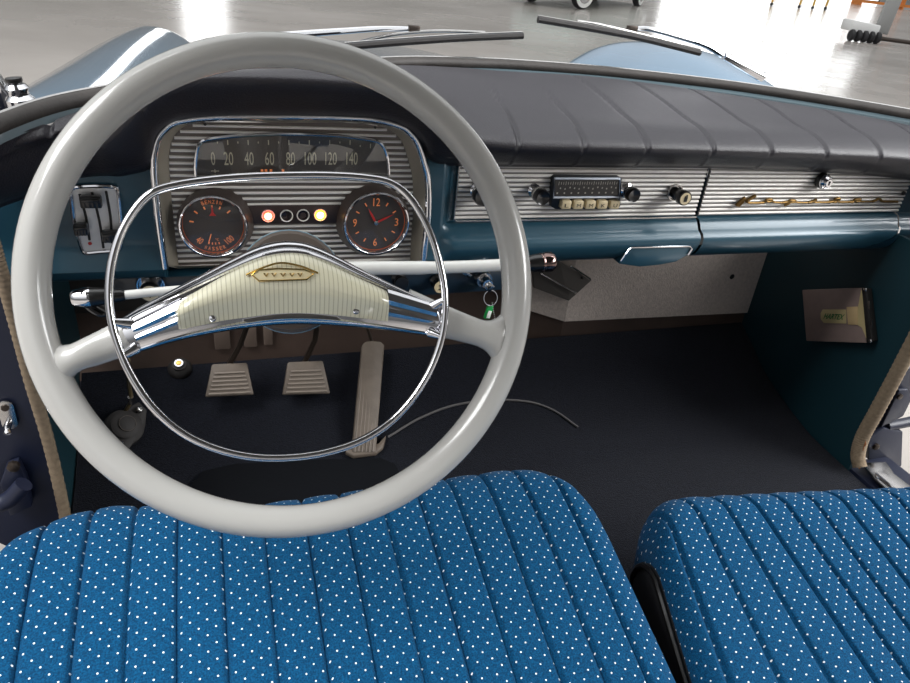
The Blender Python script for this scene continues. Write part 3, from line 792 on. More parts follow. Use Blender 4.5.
for (x, y, w) in ((91, 201.5, .022), (81, 229, .0145), (111, 236, .018)):
    c = aY(x, y, .281); mb = MB(); mb.box(c, (w, .011, .0135), bev=.002); mb.box(c+V((0, -.004, .003)), (w*.92, .008, .004), bev=.001)
    for k in range(4): mb.box(c+V((-w*.3+w*.2*k, -.0065, -.001)), (.0014, .0015, .009))
    s_ = mb.build('slider', 'black', hc)
    mb = MB(); mb.tube([c+V((0, .004, 0)), V((c.x+.0, .2885, c.z))], .0025, 8); mb.build('stem', 'steel', s_)
mb = MB(); mb.lathe([(.0022, 0), (.002, .0006), (0, .0007)], aY(90, 243.5, .2888), (0, -1, 0), 14); mb.build('red_mark', 'red_ink', hc)
mb = MB(); mb.lathe([(.0014, 0), (.0012, .0006), (0, .0007)], aY(92, 193, .2888), (0, -1, 0), 10); mb.build('red_mark', 'red_ink', hc)

# pull knobs on the lower rail
p = aY(151, 284, .309)
hs = thing('light_switch_knob', 'chrome ringed light switch knob under the dashboard behind the indicator stalk', 'knob', p)
mb = MB(); mb.lathe([(.0175, 0), (.0178, .003), (.0165, .006), (.0145, .006), (.0135, .003)], p, (0, -1, 0), 28); mb.build('ring', 'chrome', hs)
mb = MB(); mb.lathe([(.009, .002), (.009, .012), (.012, .016), (.0125, .024), (.0105, .027)], p, (0, -1, 0), 28); k_ = mb.build('knob', 'black', hs)
mb = MB(); mb.lathe([(.0105, .0268), (.0095, .0282), (0, .0284)], p, (0, -1, 0), 24); f_ = mb.build('face', 'dial_ink', k_)
mb = MB(); q = p+V((0, -.0288, 0)); mb.box(q, (.010, .0006, .0012)); mb.box(q, (.0012, .0006, .010)); mb.box(q, (.009, .0006, .0011), Matrix.Rotation(.78, 3, 'Y')); mb.box(q, (.009, .0006, .0011), Matrix.Rotation(-.78, 3, 'Y')); mb.build('icon', 'ink', k_, smooth=False)
p = aY(436, 280, .309)
ck = thing('choke_knob', 'small round ivory faced pull knob left of the ignition key under the dashboard', 'knob', p)
mb = MB(); mb.lathe([(.010, 0), (.010, .004), (.006, .006), (.006, .013), (.0095, .016), (.0105, .021), (.0095, .023)], p, (0, -1, 0), 24); mb.build('knob', 'black', ck)
mb = MB(); mb.lathe([(.0093, .0228), (.009, .0242), (0, .0244)], p, (0, -1, 0), 24); f_ = mb.build('face', 'ivory', ck)
mb = MB(); q = p+V((0, -.0249, 0)); mb.box(q+V((0, 0, .003)), (.006, .0006, .0012)); mb.box(q, (.0012, .0006, .007)); mb.box(q+V((0, 0, -.003)), (.006, .0006, .0012)); mb.build('icon', 'ink', f_, smooth=False)
p = aY(398, 277, .309)
wk = thing('wiper_switch_knob', 'small dark pull knob half hidden behind the chrome wheel hub', 'knob', p)
mb = MB(); mb.lathe([(.010, 0), (.010, .004), (.006, .006), (.006, .013), (.0095, .016), (.0105, .021), (.0095, .023), (0, .0235)], p, (0, -1, 0), 24); mb.build('knob', 'black', wk)
mb = MB(); mb.lathe([(.0108, .001), (.0112, .003), (.0102, .005)], p, (0, -1, 0), 24, cap=False); mb.build('ring', 'chrome_worn', wk)

# ignition lock and key ring
p = aY(482, 277, .308)
ig = thing('ignition_lock', 'chrome ignition lock under the dashboard with the key in it', 'lock', p)
mb = MB(); mb.lathe([(.0135, 0), (.0140, .004), (.0125, .010), (.0118, .012), (.008, .012)], p, (0, -1, 0), 28); mb.build('escutcheon', 'chrome_worn', ig)
mb = MB(); mb.lathe([(.0085, .010), (.0085, .024), (.0075, .026), (0, .026)], p, (0, -1, 0), 24); mb.build('barrel', 'chrome', ig)
mb = MB(); mb.box(aY(466, 273, .305), (.018, .008, .007), Matrix.Rotation(.6, 3, 'Y'), .001); mb.build('bracket', 'chrome_worn', ig)
k0 = p+V((0, -.026, 0))
kr = thing('key_ring', 'split key ring with a small green tag hanging from the ignition key', 'key ring', aY(491, 297, .285))
mb = MB(); kk = aY(489, 286, .281); mb.tube([k0, k0+V((0, -.004, -.002)), kk], [.0026, .0036, .0036], 8); mb.box(kk+V((.001, 0, -.002)), (.012, .003, .012), Matrix.Rotation(.7, 3, 'Y'), .001); mb.build('key', 'chrome_worn', kr)
rcn = aY(490.5, 298, .283)
mb = MB(); mb.tube([rcn+V((.0105*math.cos(t), .004*math.sin(t), .0105*math.sin(t))) for t in [2*PI*k/28 for k in range(28)]], .0009, 6, closed=True); mb.build('ring', 'chrome', kr)
tg = aY(488.5, 312, .282)
mb = MB(); mb.box(tg, (.0105, .004, .022), Matrix.Rotation(.18, 3, 'Y'), .0018); tgo = mb.build('tag', 'green', kr)
mb = MB(); mb.box(tg+V((0.0004, -.0024, -.003)), (.0055, .0008, .012), Matrix.Rotation(.18, 3, 'Y'), .0002); mb.build('tag_label', 'white', tgo)
mb = MB()
for k in range(9):
    q = aY(492+.35*k, 303+1.9*k, .281); bmesh.ops.create_icosphere(mb.bm, subdivisions=1, radius=.0011, matrix=Matrix.Translation(q))
mb.build('bead_chain', 'chrome', kr)

# ================================================================ STEERING WHEEL
TILT, YW = math.radians(27.5), math.radians(-4)
WC = V((-.351, -.0047, .878))
WN = V((math.sin(YW)*math.cos(TILT), -math.cos(YW)*math.cos(TILT), math.sin(TILT)))
EX = V((0, 0, 1)).cross(WN).normalized(); EY = WN.cross(EX)
def W(px, py, off=0):
    d = ray(px, py); o = WC+WN*off; t = (o-CAM).dot(WN)/d.dot(WN); return CAM+d*t
sw = thing('steering_wheel', 'large light grey steering wheel with chrome hub and horn ring', 'steering wheel', WC)
mb = MB(); n, mm = 128, 20; rows = []
RR, rr_ = .2015, .0138
for i in range(n):
    t = 2*PI*i/n; u = EX*math.cos(t)+EY*math.sin(t)
    rows.append([WC+u*(RR+rr_*math.cos(2*PI*k/mm))+WN*(rr_*1.05*math.sin(2*PI*k/mm)) for k in range(mm)])
mb.grid(rows, cu=True, cv=True); rim = mb.build('rim', 'grey_plastic', sw)
# spokes: flare into the rim
def spoke(top_, bot_, offs, thick):
    n_ = 22
    T = resample(cr([W(a, b, o_) for (a, b), o_ in zip(top_, offs)], 6), n_); B = resample(cr([W(a, b, o_) for (a, b), o_ in zip(bot_, offs)], 6), n_)
    rows = []
    th0 = thick
    for k_, (a, b) in enumerate(zip(T, B)):
        thick = th0+.0030*sstep(.3, .62, k_/(n_-1))*(1-1.6*sstep(.72, 1, k_/(n_-1)))
        c_ = (a+b)/2; h_ = (a-b)/2
        rows.append([c_+h_*math.cos(2*PI*k/16)+WN*(thick*math.sin(2*PI*k/16)) for k in range(16)])
    mb = MB(); R = mb.grid(rows, cv=True); mb.cap(R[0]); mb.cap(R[-1]); return mb.build('spoke', 'grey_plastic', sw)
spoke([(150, 306), (112, 324), (85, 337), (66, 345), (54, 340), (43, 327), (36, 308)], [(150, 348), (119, 358.5), (97, 366), (83, 370), (73, 378), (68, 394), (68, 414)], [-.006, -.004, -.003, -.002, -.002, -.002, -.002], .010)
spoke([(410, 289), (446, 305), (470, 315), (486, 320.5), (498, 317), (508, 304), (513, 286)], [(410, 330), (444, 338), (465, 343), (480, 347.5), (490, 356), (495, 370), (494, 390)], [-.006, -.004, -.003, -.002, -.002, -.002, -.002], .010)
# chrome hub shell
topc = [(118, 318), (135, 307), (160, 294), (200, 273), (230, 257), (255, 245), (275, 239.5), (291, 238.5), (308, 241), (330, 250), (360, 266), (390, 281), (420, 295), (444, 304)]
botc = [(136, 353), (150, 349), (170, 343), (200, 336), (228, 331), (250, 328), (272, 325.5), (291, 324.5), (310, 324.5), (332, 325.5), (358, 327.5), (388, 330.5), (415, 334), (437, 337)]
NU = 60
def hubpts(pxs, off): return resample(cr([W(a, b, off) for a, b in pxs], 6), NU)
T0 = hubpts(topc, .006); B0 = hubpts(botc, .006)
hp = [(0, -.024), (.004, -.016), (.03, -.008), (.06, -.003), (.075, -.0025), (.08, -.0045), (.088, -.0045), (.095, -.001), (.125, .004), (.155, .0065), (.175, .0065), (.20, .005), (.5, .009), (.86, .004), (.90, .0035), (.93, .005), (.965, .0035), (1, -.003), (1, -.022)]
rows = []
for i in range(NU):
    u = i/(NU-1); bul = 1
    rows.append([T0[i].lerp(B0[i], v)+WN*(o_ if True else 0) for v, o_ in hp])
mb = MB(); R = mb.grid(rows); mb.cap(R[0]); mb.cap(R[-1]); mb.grid([[rows[i][0] for i in range(NU)], [rows[i][-1] for i in range(NU)]])
hub = mb.build('hub_shell', 'chrome', sw, angle=50)
# bevelled chrome wedges at both ends
def wedge(q):
    """ribbed chrome end piece: q = inner top, inner bottom, outer top, outer bottom"""
    a, b, c, d = [W(x, y, .010) for x, y in q]
    hh = [(0, -.006), (0, .003), (.10, .0075), (.30, .0095), (.42, .0065), (.46, .0040), (.52, .0055), (.62, .0065), (.70, .0045), (.74, .0015), (.80, -.0005), (.92, -.002), (1, -.003), (1, -.010)]
    rows = []
    for k in range(13):
        u = k/12; t = a.lerp(c, u); e = b.lerp(d, u); tp = 1-.35*u
        rows.append([t.lerp(e, v)+WN*(o_*tp) for v, o_ in hh])
    mb = MB(); R = mb.grid(rows); mb.cap(R[0]); mb.cap(R[-1]); return mb.build('end_wedge', 'chrome', sw, angle=22)
wedge([(181, 298), (182, 332), (132, 322), (139, 348)])
wedge([(387, 289), (387, 326), (437, 305), (433, 332)])
# cream horn pad
ptop = [(179, 303), (182, 299), (200, 289), (225, 275), (250, 263), (270, 256), (291, 253.5), (310, 256), (330, 264), (355, 276), (380, 287.5), (386.5, 291)]
pbot = [(179, 334), (183, 334.5), (200, 331.5), (225, 327.5), (250, 325), (270, 323), (291, 322), (310, 322), (330, 322.5), (355, 324), (380, 326), (388, 326.5)]
T1 = hubpts(ptop, .014); B1 = hubpts(pbot, .010); rows = []
for i in range(NU):
    e = min(1, min(i, NU-1-i)/3); row = []
    for k in range(21):
        v = k/20; b_ = lerp([(0, 0), (.05, .006), (.14, .0105), (.28, .0135), (.40, .0135), (.55, .0105), (.75, .004), (.93, -.003), (1, -.006)], v)*(.75+.25*e)
        row.append(T1[i].lerp(B1[i], v)+WN*b_)
    row = [row[0]-WN*.01]+row+[row[-1]-WN*.01]; rows.append(row)
mb = MB(); R = mb.grid(rows); mb.cap(R[0]); mb.cap(R[-1]); pad = mb.build('horn_pad', 'horn_pad', sw, angle=60)
for a, b in ((212.5, 318), (356, 310.5)):
    p = W(a, b, .0135); mb = MB(); mb.lathe([(.0034, 0), (.0034, .002), (.0024, .0036), (0, .004)], p, WN, 14); mb.build('screw', 'chrome', sw)
# gold crest on the pad
mb = MB(); sh = [(252, 275), (258, 270), (279, 268.5), (304, 269.5), (314, 273.5), (307, 279.5), (280, 280.5), (259, 281)]
mb.prism([W(a, b, .0255) for a, b in sh], WN*.0014, .0004); em = mb.build('crest', mat('cream_enamel_crest', (232, 220, 180), .3, .2), sw)
mb = MB(); mb.tube([W(a, b, .0272) for a, b in sh], .0007, 6, closed=True)
for x in (266, 274, 283, 292, 300): mb.tube([W(x-2.2, 273, .0274), W(x, 276.5, .0274), W(x+2.2, 273, .0274)], .0005, 5)
mb.tube(cr([W(246, 275, .0262), W(262, 268, .0268), W(280, 263, .0268), W(300, 266, .0268), (W(318, 273, .0262))], 5), .0009, 6)
mb.build('crest_outline', 'gold', em)
# horn ring
hr = [(109, 291), (112, 262), (121, 233), (136, 208), (152, 193), (175, 185.5), (212, 180), (250, 177), (290, 175.8), (330, 175.8), (365, 178), (390, 183), (408, 196), (424, 220), (436, 250), (444, 285), (445, 312), (441, 340), (430, 370), (412, 399), (388, 424), (358, 442), (322, 453), (285, 457.5), (248, 456), (212, 447), (180, 431), (152, 406), (131, 375), (118, 345), (111, 318)]
mb = MB(); mb.tube(cr([W(a, b, .018) for a, b in hr], 5, True), .0034, 12, closed=True)
horn = mb.build('horn_ring', 'chrome', sw)
for q in ([(113, 322), (130, 324)], [(122, 356), (136, 348)], [(444, 300), (432, 307)], [(441, 336), (430, 332)]):
    mb = MB(); mb.tube([W(*q[0], .018), W(*q[1], .011)], [.0032, .005], 10); mb.build('ring_bracket', 'chrome', horn)

# steering column
CB = WC-WN*.03
sc_ = thing('steering_column', 'taupe steering column behind the wheel hub running down into the footwell', 'steering column', CB)
cc = W(291, 282, -.055)
mb = MB(); mb.lathe([(.044, .012), (.047, .006), (.047, -.020), (.042, -.06), (.034, -.09)], cc, WN, 36); mb.build('shroud', 'hub_col', sc_)
mb = MB(); mb.lathe([(.0475, .004), (.0485, .002), (.0475, 0)], cc, WN, 36, cap=False); mb.build('shroud_ring', 'pale_blue', sc_)
mb = MB(); mb.tube([cc-WN*.07, cc-WN*.56], .024, 16); mb.build('tube', 'teal_dark', sc_)
mb = MB(); mb.tube([cc+WN*.055, cc-WN*.03], .018, 16); mb.build('shaft', 'steel', sc_)

# gear lever
gy = .135
gl = thing('gear_lever', 'white column gear lever with a dark knob pointing right behind the wheel', 'gear lever', aY(372, 268, gy))
mb = MB(); pts = [aY(a, b, gy) for a, b in [(338, 269), (372, 268), (420, 267.8), (470, 266.5), (530, 263.5)]]; mb.tube(cr(pts, 5), [.0078]*11+[.0072]*10, 14); mb.build('arm', 'white_enamel', gl)
q0, q1 = aY(528, 263.8, gy), aY(553, 261.5, gy); dd = (q1-q0).normalized(); L_ = (q1-q0).length
mb = MB(); mb.lathe([(.0075, -.004), (.0085, 0), (.0105, L_*.2), (.0110, L_*.55)], q0, dd, 20); kb = mb.build('knob', 'black', gl)
mb = MB(); mb.lathe([(.0112, L_*.48), (.0118, L_*.52), (.0112, L_*.58)], q0, dd, 20, cap=False); mb.lathe([(.0112, L_*.58), (.0120, L_*.66), (.0118, L_*.92), (.0095, L_*1.02), (0, L_*1.02)], q0, dd, 20); mb.build('knob_cap', mat('dark_chrome_cap', (120, 100, 96), .12, 1), kb)
# indicator stalk
ts = thing('indicator_stalk', 'thin white indicator stalk with a chrome tipped dark knob pointing left behind the wheel', 'stalk', aY(165, 291, gy))
pts = [aY(a, b, gy) for a, b in [(250, 284), (208, 287.5), (160, 291.5), (120, 295.5)]]
mb = MB(); mb.tube(cr(pts, 5), [.0052]*6+[.0046]*10, 12); mb.build('arm', 'white_enamel', ts)
q0, q1 = aY(123, 295.3, gy), aY(71, 298.5, gy); dd = (q1-q0).normalized(); L_ = (q1-q0).length
mb = MB(); mb.lathe([(.005, -.002), (.0066, .002), (.0066, .007), (.0078, .010), (.0098, L_*.6), (.0098, L_*.66)], q0, dd, 20); kb = mb.build('knob', 'black', ts)
mb = MB(); mb.lathe([(.0102, L_*.62), (.0105, L_*.7), (.0085, L_*.9), (.0075, L_*.97), (.0055, L_), (0, L_)], q0, dd, 20); mb.build('tip', 'chrome', kb)
mb = MB(); mb.tube(cr([aY(84, 303, gy+.005), aY(92, 310, gy+.005), aY(102, 314.5, gy+.005), aY(108, 311, gy+.005), aY(98, 305, gy+.005)], 4), .003, 8); mb.build('finger_tab', 'black', ts)

# ================================================================ PEDALS
def pedal(name, label, top_, bot_, yt, yb, arm):
    a, b = aY(*top_[0], yt), aY(*top_[1], yt); c, d = aY(*bot_[1], yb), aY(*bot_[0], yb)
    nrm = (b-a).cross(d-a).normalized()
    if nrm.y > 0: nrm = -nrm
    t = thing(name, label, 'pedal', (a+b+c+d)/4, 'pedals in the footwell')
    mb = MB(); mb.prism([a, b, c, d], -nrm*.012, .003); pd = mb.build('pad', 'pedal', t)
    mb = MB()
    for k in range(6):
        v = .30+.125*k; ins = .14-.08*v
        l_, r_ = a.lerp(d, v), b.lerp(c, v); mb.tube([l_.lerp(r_, ins)+nrm*.0002, r_.lerp(l_, ins)+nrm*.0002], .0022, 6)
    mb.build('ribs', mat('light_pedal_rib', (120, 110, 100), .6), pd)  # ribs coloured lighter than the pad for contrast
    mb = MB(); mb.tube([(a+b+c+d)/4-nrm*.012, (a+b)/2-nrm*.014, aY(*arm[0], yt-.01), aY(*arm[1], yt-.05)], [.006, .005, .0045, .0045], 8); mb.build('arm', 'steel', t)
pedal('clutch_pedal', 'ribbed brown clutch pedal, leftmost in the footwell', [(212, 364), (247, 362.5)], [(205, 397), (254, 394.5)], .49, .455, [(240, 345), (250, 318)])
pedal('brake_pedal', 'ribbed brown brake pedal between the clutch pedal and the long accelerator', [(288, 362), (323, 360.5)], [(282.5, 395), (330.5, 393.5)], .49, .455, [(315, 340), (318, 318)])
at_ = [aY(a, b, .53) for a, b in [(362, 345), (365, 341.5), (372, 340.5), (381, 341.5), (384.5, 345)]]
ab_ = [on_floor(376, 452, .012), on_floor(352, 452, .012)]
t = thing('accelerator_pedal', 'long narrow ribbed accelerator pedal standing at the right of the footwell', 'pedal', (ab_[0]+ab_[1])/2, 'pedals in the footwell')
nrm = (at_[-1]-at_[0]).cross(ab_[1]-at_[0]).normalized()
if nrm.y > 0: nrm = -nrm
mb = MB(); mb.prism(at_+ab_, -nrm*.010, .002); pd = mb.build('treadle', 'pedal', t)
mb = MB()
for k in range(6):
    v = .12+.15*k; mb.tube([at_[0].lerp(at_[-1], v)+nrm*.0004, ab_[1].lerp(ab_[0], v)+nrm*.0004], .0013, 6)
mb.build('ribs', mat('light_treadle_rib', (112, 102, 92), .6), pd)  # ribs coloured lighter than the treadle
mb = MB(); mb.prism([on_floor(a, b, .003) for a, b in [(345, 455), (352, 446), (378, 447), (386, 438), (383, 450), (376, 456), (353, 459)]], (0, 0, .008), .002); mb.build('heel_bracket', 'pedal', t)
mb = MB(); mb.tube([aY(373, 345, .535), aY(368, 330, .54), aY(362, 318, .53)], .003, 8); mb.build('link', 'steel', t)

# dimmer foot switch and foot pump
p = on_floor(180, 369, 0); nf = V((0, -.5, .86)).normalized()
ds = thing('dimmer_foot_switch', 'small round foot switch with a bright button left of the clutch pedal', 'foot switch', p)
mb = MB(); mb.lathe([(.020, -.006), (.020, .003), (.016, .010), (.011, .013), (.011, .018)], p, nf, 24); mb.build('boot', 'rubber', ds)
mb = MB(); mb.lathe([(.0078, .016), (.0082, .021), (.0072, .023), (.005, .0228)], p, nf, 20); mb.build('button', 'chrome', ds)
mb = MB(); mb.lathe([(.0048, .0226), (.0040, .0236), (0, .0238)], p, nf, 16); mb.build('button_centre', 'gold', ds)

p = on_floor(124, 428, .01); nf = V((.35, -.55, .75)).normalized()
fp = thing('washer_foot_pump', 'round black rubber foot pump with two screws low in the left footwell', 'foot pump', p)
e1 = V((1, 0, 0)); e1 = (e1-nf*e1.dot(nf)).normalized(); e2 = nf.cross(e1)
mb = MB(); mb.lathe([(.030, -.018), (.031, .0), (.029, .006), (.022, .010), (.021, .014), (.023, .018), (.018, .021), (.013, .022), (.012, .025), (.007, .027), (0, .027)], p, nf, 32); mb.build('bellows', 'rubber', fp)
mb = MB(); mb.lathe([(.021, .0165), (.0215, .0175), (.0205, .0185)], p, nf, 28, cap=False); mb.lathe([(.0125, .0245), (.013, .025), (.0122, .0256)], p, nf, 24, cap=False); mb.build('bellows_ring', mat('light_rubber_ring', (92, 84, 78), .5), fp)  # rings coloured lighter than the bellows so they show
pa, pb = on_floor(139, 410, .022), on_floor(121, 445, .016)
mb = MB(); mb.prism([pa+e1*.012, pa+e2*.014, p-e1*.032+e2*.01, p-e1*.026-e2*.022, pb-e1*.010-e2*.006, pb+e1*.012-e2*.006, p+e1*.032], -nf*.006, .001); mb.build('base_plate', 'rubber', fp)
for q in (pa, pb):
    mb = MB(); mb.lathe([(.0058, 0), (.0058, .002), (.0045, .004), (.0030, .003), (0, .002)], q, nf, 16); mb.build('screw', 'chrome_worn', fp)
mb = MB(); mb.tube(cr([p+e2*.024+nf*.004, on_floor(131, 400, .05), on_floor(129, 385, .09), aY(128, 360, .36)], 6), .0032, 8); mb.build('hose', mat('dull_brass_hose', (96, 84, 60), .5, .4), fp)
mb = MB(); mb.tube([on_floor(131.5, 403, .043), on_floor(130.5, 397, .058)], .0045, 10); mb.build('hose_clip', 'chrome_worn', fp)

# heater flap in the passenger footwell
hf = thing('heater_flap', 'grey metal heater flap with bright edges under the dashboard beside the gear knob', 'flap', aY(560, 285, .50))
q = [aY(a, b, y) for a, b, y in [(533, 272, .52), (560, 262, .52), (592, 280, .545), (569, 301, .54), (534, 288, .53)]]
mb = MB(); mb.prism(q, (0, .008, 0), .001); mb.build('plate', 'flap', hf, smooth=False)
mb = MB(); mb.tube([aY(540, 273, .512), aY(576, 293, .53)], .0022, 6); mb.build('bright_edge', 'chrome_worn', hf)
mb = MB(); mb.tube([aY(571, 266, .515), aY(590, 279, .535)], .0025, 6); mb.build('bright_lip', 'chrome_worn', hf)
mb = MB(); mb.lathe([(.003, 0), (.002, .002), (0, .002)], aY(582, 278, .534), (0, -1, 0), 10); mb.build('rivet', 'black', hf)

# document holder on the right kick panel
bx = thing('document_holder', 'brown grey card box with green lettering fixed to the right kick panel', 'card holder', aX(838, 316, KR-.01))
X_ = KR-.016
f4 = [aX(a, b, X_) for a, b in [(802, 290), (861, 288), (866, 343), (806, 341)]]
mb = MB(); mb.prism(f4, (.015, 0, 0), .0015); mb.build('cover', 'bookcover', bx)
cut = [aX(a, b, X_-.0008) for a, b in [(861, 290), (864, 302), (866, 318), (866, 338), (862, 328), (857.5, 325), (858, 307)]]
mb = MB(); mb.prism(cut, (.0016, 0, 0)); mb.build('page_edges', 'paper', bx, smooth=False)
ed = [aX(a, b, X_-.0012) for a, b in [(861.5, 288), (866, 289), (872, 341), (866.5, 343)]]
mb = MB(); mb.prism(ed, (.014, 0, 0), .0008); sp_ = mb.build('spine', 'ink', bx)
mb = MB()
for a, b in ((868.5, 305), (871, 324)): mb.prism([aX(a-1, b-4, X_-.0018), aX(a+1.0, b-4, X_-.0018), aX(a+1.6, b+4, X_-.0018), aX(a-.4, b+4, X_-.0018)], (.001, 0, 0))
for a, b in ((865, 289.5), (870, 341)): mb.lathe([(.004, 0), (.003, .002), (0, .0024)], aX(a, b, X_-.001), (-1, 0, 0), 10)
mb.build('metal_corner', 'chrome_worn', sp_)
lb = [aX(a, b, X_-.0006) for a, b in [(821, 313), (823, 309.5), (846.5, 309.5), (846.5, 323.5), (824, 323), (821, 319)]]
mb = MB(); mb.prism(lb, (-.0010, 0, 0), .0003); l_ = mb.build('paper_label', 'paper', bx)
tb = [aX(a, b, X_-.0006) for a, b in [(847, 307), (858, 306.5), (858, 325), (848.5, 324.5)]]
mb = MB(); mb.prism(tb, (-.0014, 0, 0), .0004); mb.build('paper_tab', mat('tan_paper_tab', (190, 164, 120), .7), bx)
a_, b_ = aX(824.5, 316, X_-.0018), aX(844, 317.2, X_-.0018)
mb = MB(); text_into(mb, 'HARTEX', (a_+b_)/2, (b_-a_), (0, 0, 1), .0115, (b_-a_).length, depth=.0003, bold=.03); mb.build('lettering', 'green_ink', l_, smooth=False)

# ================================================================ DOOR JAMB FITTINGS
p = aY(8, 414, YJ-.002)
sp = thing('striker_plate', 'small steel striker plate with a pin on the left door jamb', 'striker plate', p)
mb = MB()
o = [p+V((.0085*math.cos(t), 0, .0085*math.sin(t)+(.011 if math.sin(t) >= 0 else -.011))) for t in [2*PI*k/20 for k in range(20)]]
mb.prism(o, (0, -.003, 0), .0008); mb.build('plate', 'chrome_worn', sp)
mb = MB(); mb.lathe([(.0045, .002), (.004, .005), (0, .0052)], p+V((0, 0, .011)), (0, -1, 0), 12); mb.build('screw', 'steel', sp)
mb = MB(); mb.tube([p+V((0, -.002, -.009)), p+V((0, -.014, -.009)), p+V((0.001, -.020, -.013))], .004, 10); mb.build('pin', 'chrome', sp)
def hinge(name, label, pts, arm, bolt, y):
    t = thing(name, label, 'door hinge', aY(*pts[0], y))
    mb = MB(); mb.prism([aY(a, b, y) for a, b in pts], (0, -.012, 0), .002); mb.build('bracket', 'navy', t)
    mb = MB(); mb.tube(cr([aY(a, b, y-(.03 if arm[0][0] < 400 else .002)) for a, b in arm], 5), .010, 12); mb.build('arm', 'navy', t)
    mb = MB(); q_ = aY(*bolt, y-.012); mb.lathe([(.007, 0), (.007, .005), (.004, .007), (0, .007)], q_, (0, -1, 0), 8); mb.build('bolt', 'steel', t)
hinge('door_hinge', 'dark blue door hinge low on the left door jamb beside the driver seat', [(2, 478), (8, 460), (20, 456), (28, 472), (34, 500), (12, 510)], [(-12, 506), (8, 500), (24, 484)], (14, 465), YJ-.002)
hinge('door_hinge', 'dark blue door hinge on the right door jamb above the chrome sill plate', [(864, 434), (880, 425), (898, 428), (897, 462), (884, 472), (864, 456)], [(886, 426), (898, 424), (918, 420)], (875, 446), YJ-.002)
mb = MB(); mb.prism([aY(a, b, YJ-.002) for a, b in [(878, 425), (896, 388), (905, 387), (908, 398), (900, 414)]], (0, -.008, 0), .002)
cs = tag(mb.build('check_bracket', 'navy'), 'dark triangular door check bracket beside the right door seal', 'bracket')
mb = MB(); q_ = aY(899, 396, YJ-.010); mb.lathe([(.006, 0), (.006, .004), (0, .005)], q_, (0, -1, 0), 8); mb.build('bolt', 'steel', cs)
mb = MB(); q_ = aY(909, 362, YJ-.002); mb.box(q_, (.012, .006, .028), None, .002)
tag(mb.build('latch_plate', 'chrome_worn'), 'small bright plate on the right door jamb at the edge of the view', 'plate')
sl = thing('sill_plate', 'chrome door sill plate with screws beside the passenger seat', 'sill plate', aZ(885, 482, .36))
q = [aZ(a, b, .362) for a, b in [(862, 465), (885, 464), (893, 476), (925, 500), (925, 520), (895, 500), (872, 479)]]
mb = MB(); mb.prism(q, (0, 0, .006), .0015); mb.build('plate', 'chrome_worn', sl)
mb = MB(); mb.tube([aZ(876, 474, .370), aZ(900, 494, .370)], .003, 8); mb.build('ridge', 'chrome', sl)
for a, b in ((878, 477), (903, 491)):
    mb = MB(); mb.lathe([(.005, 0), (.004, .002), (0, .0025)], aZ(a, b, .3685), (0, 0, 1), 12); mb.build('screw', 'chrome', sl)

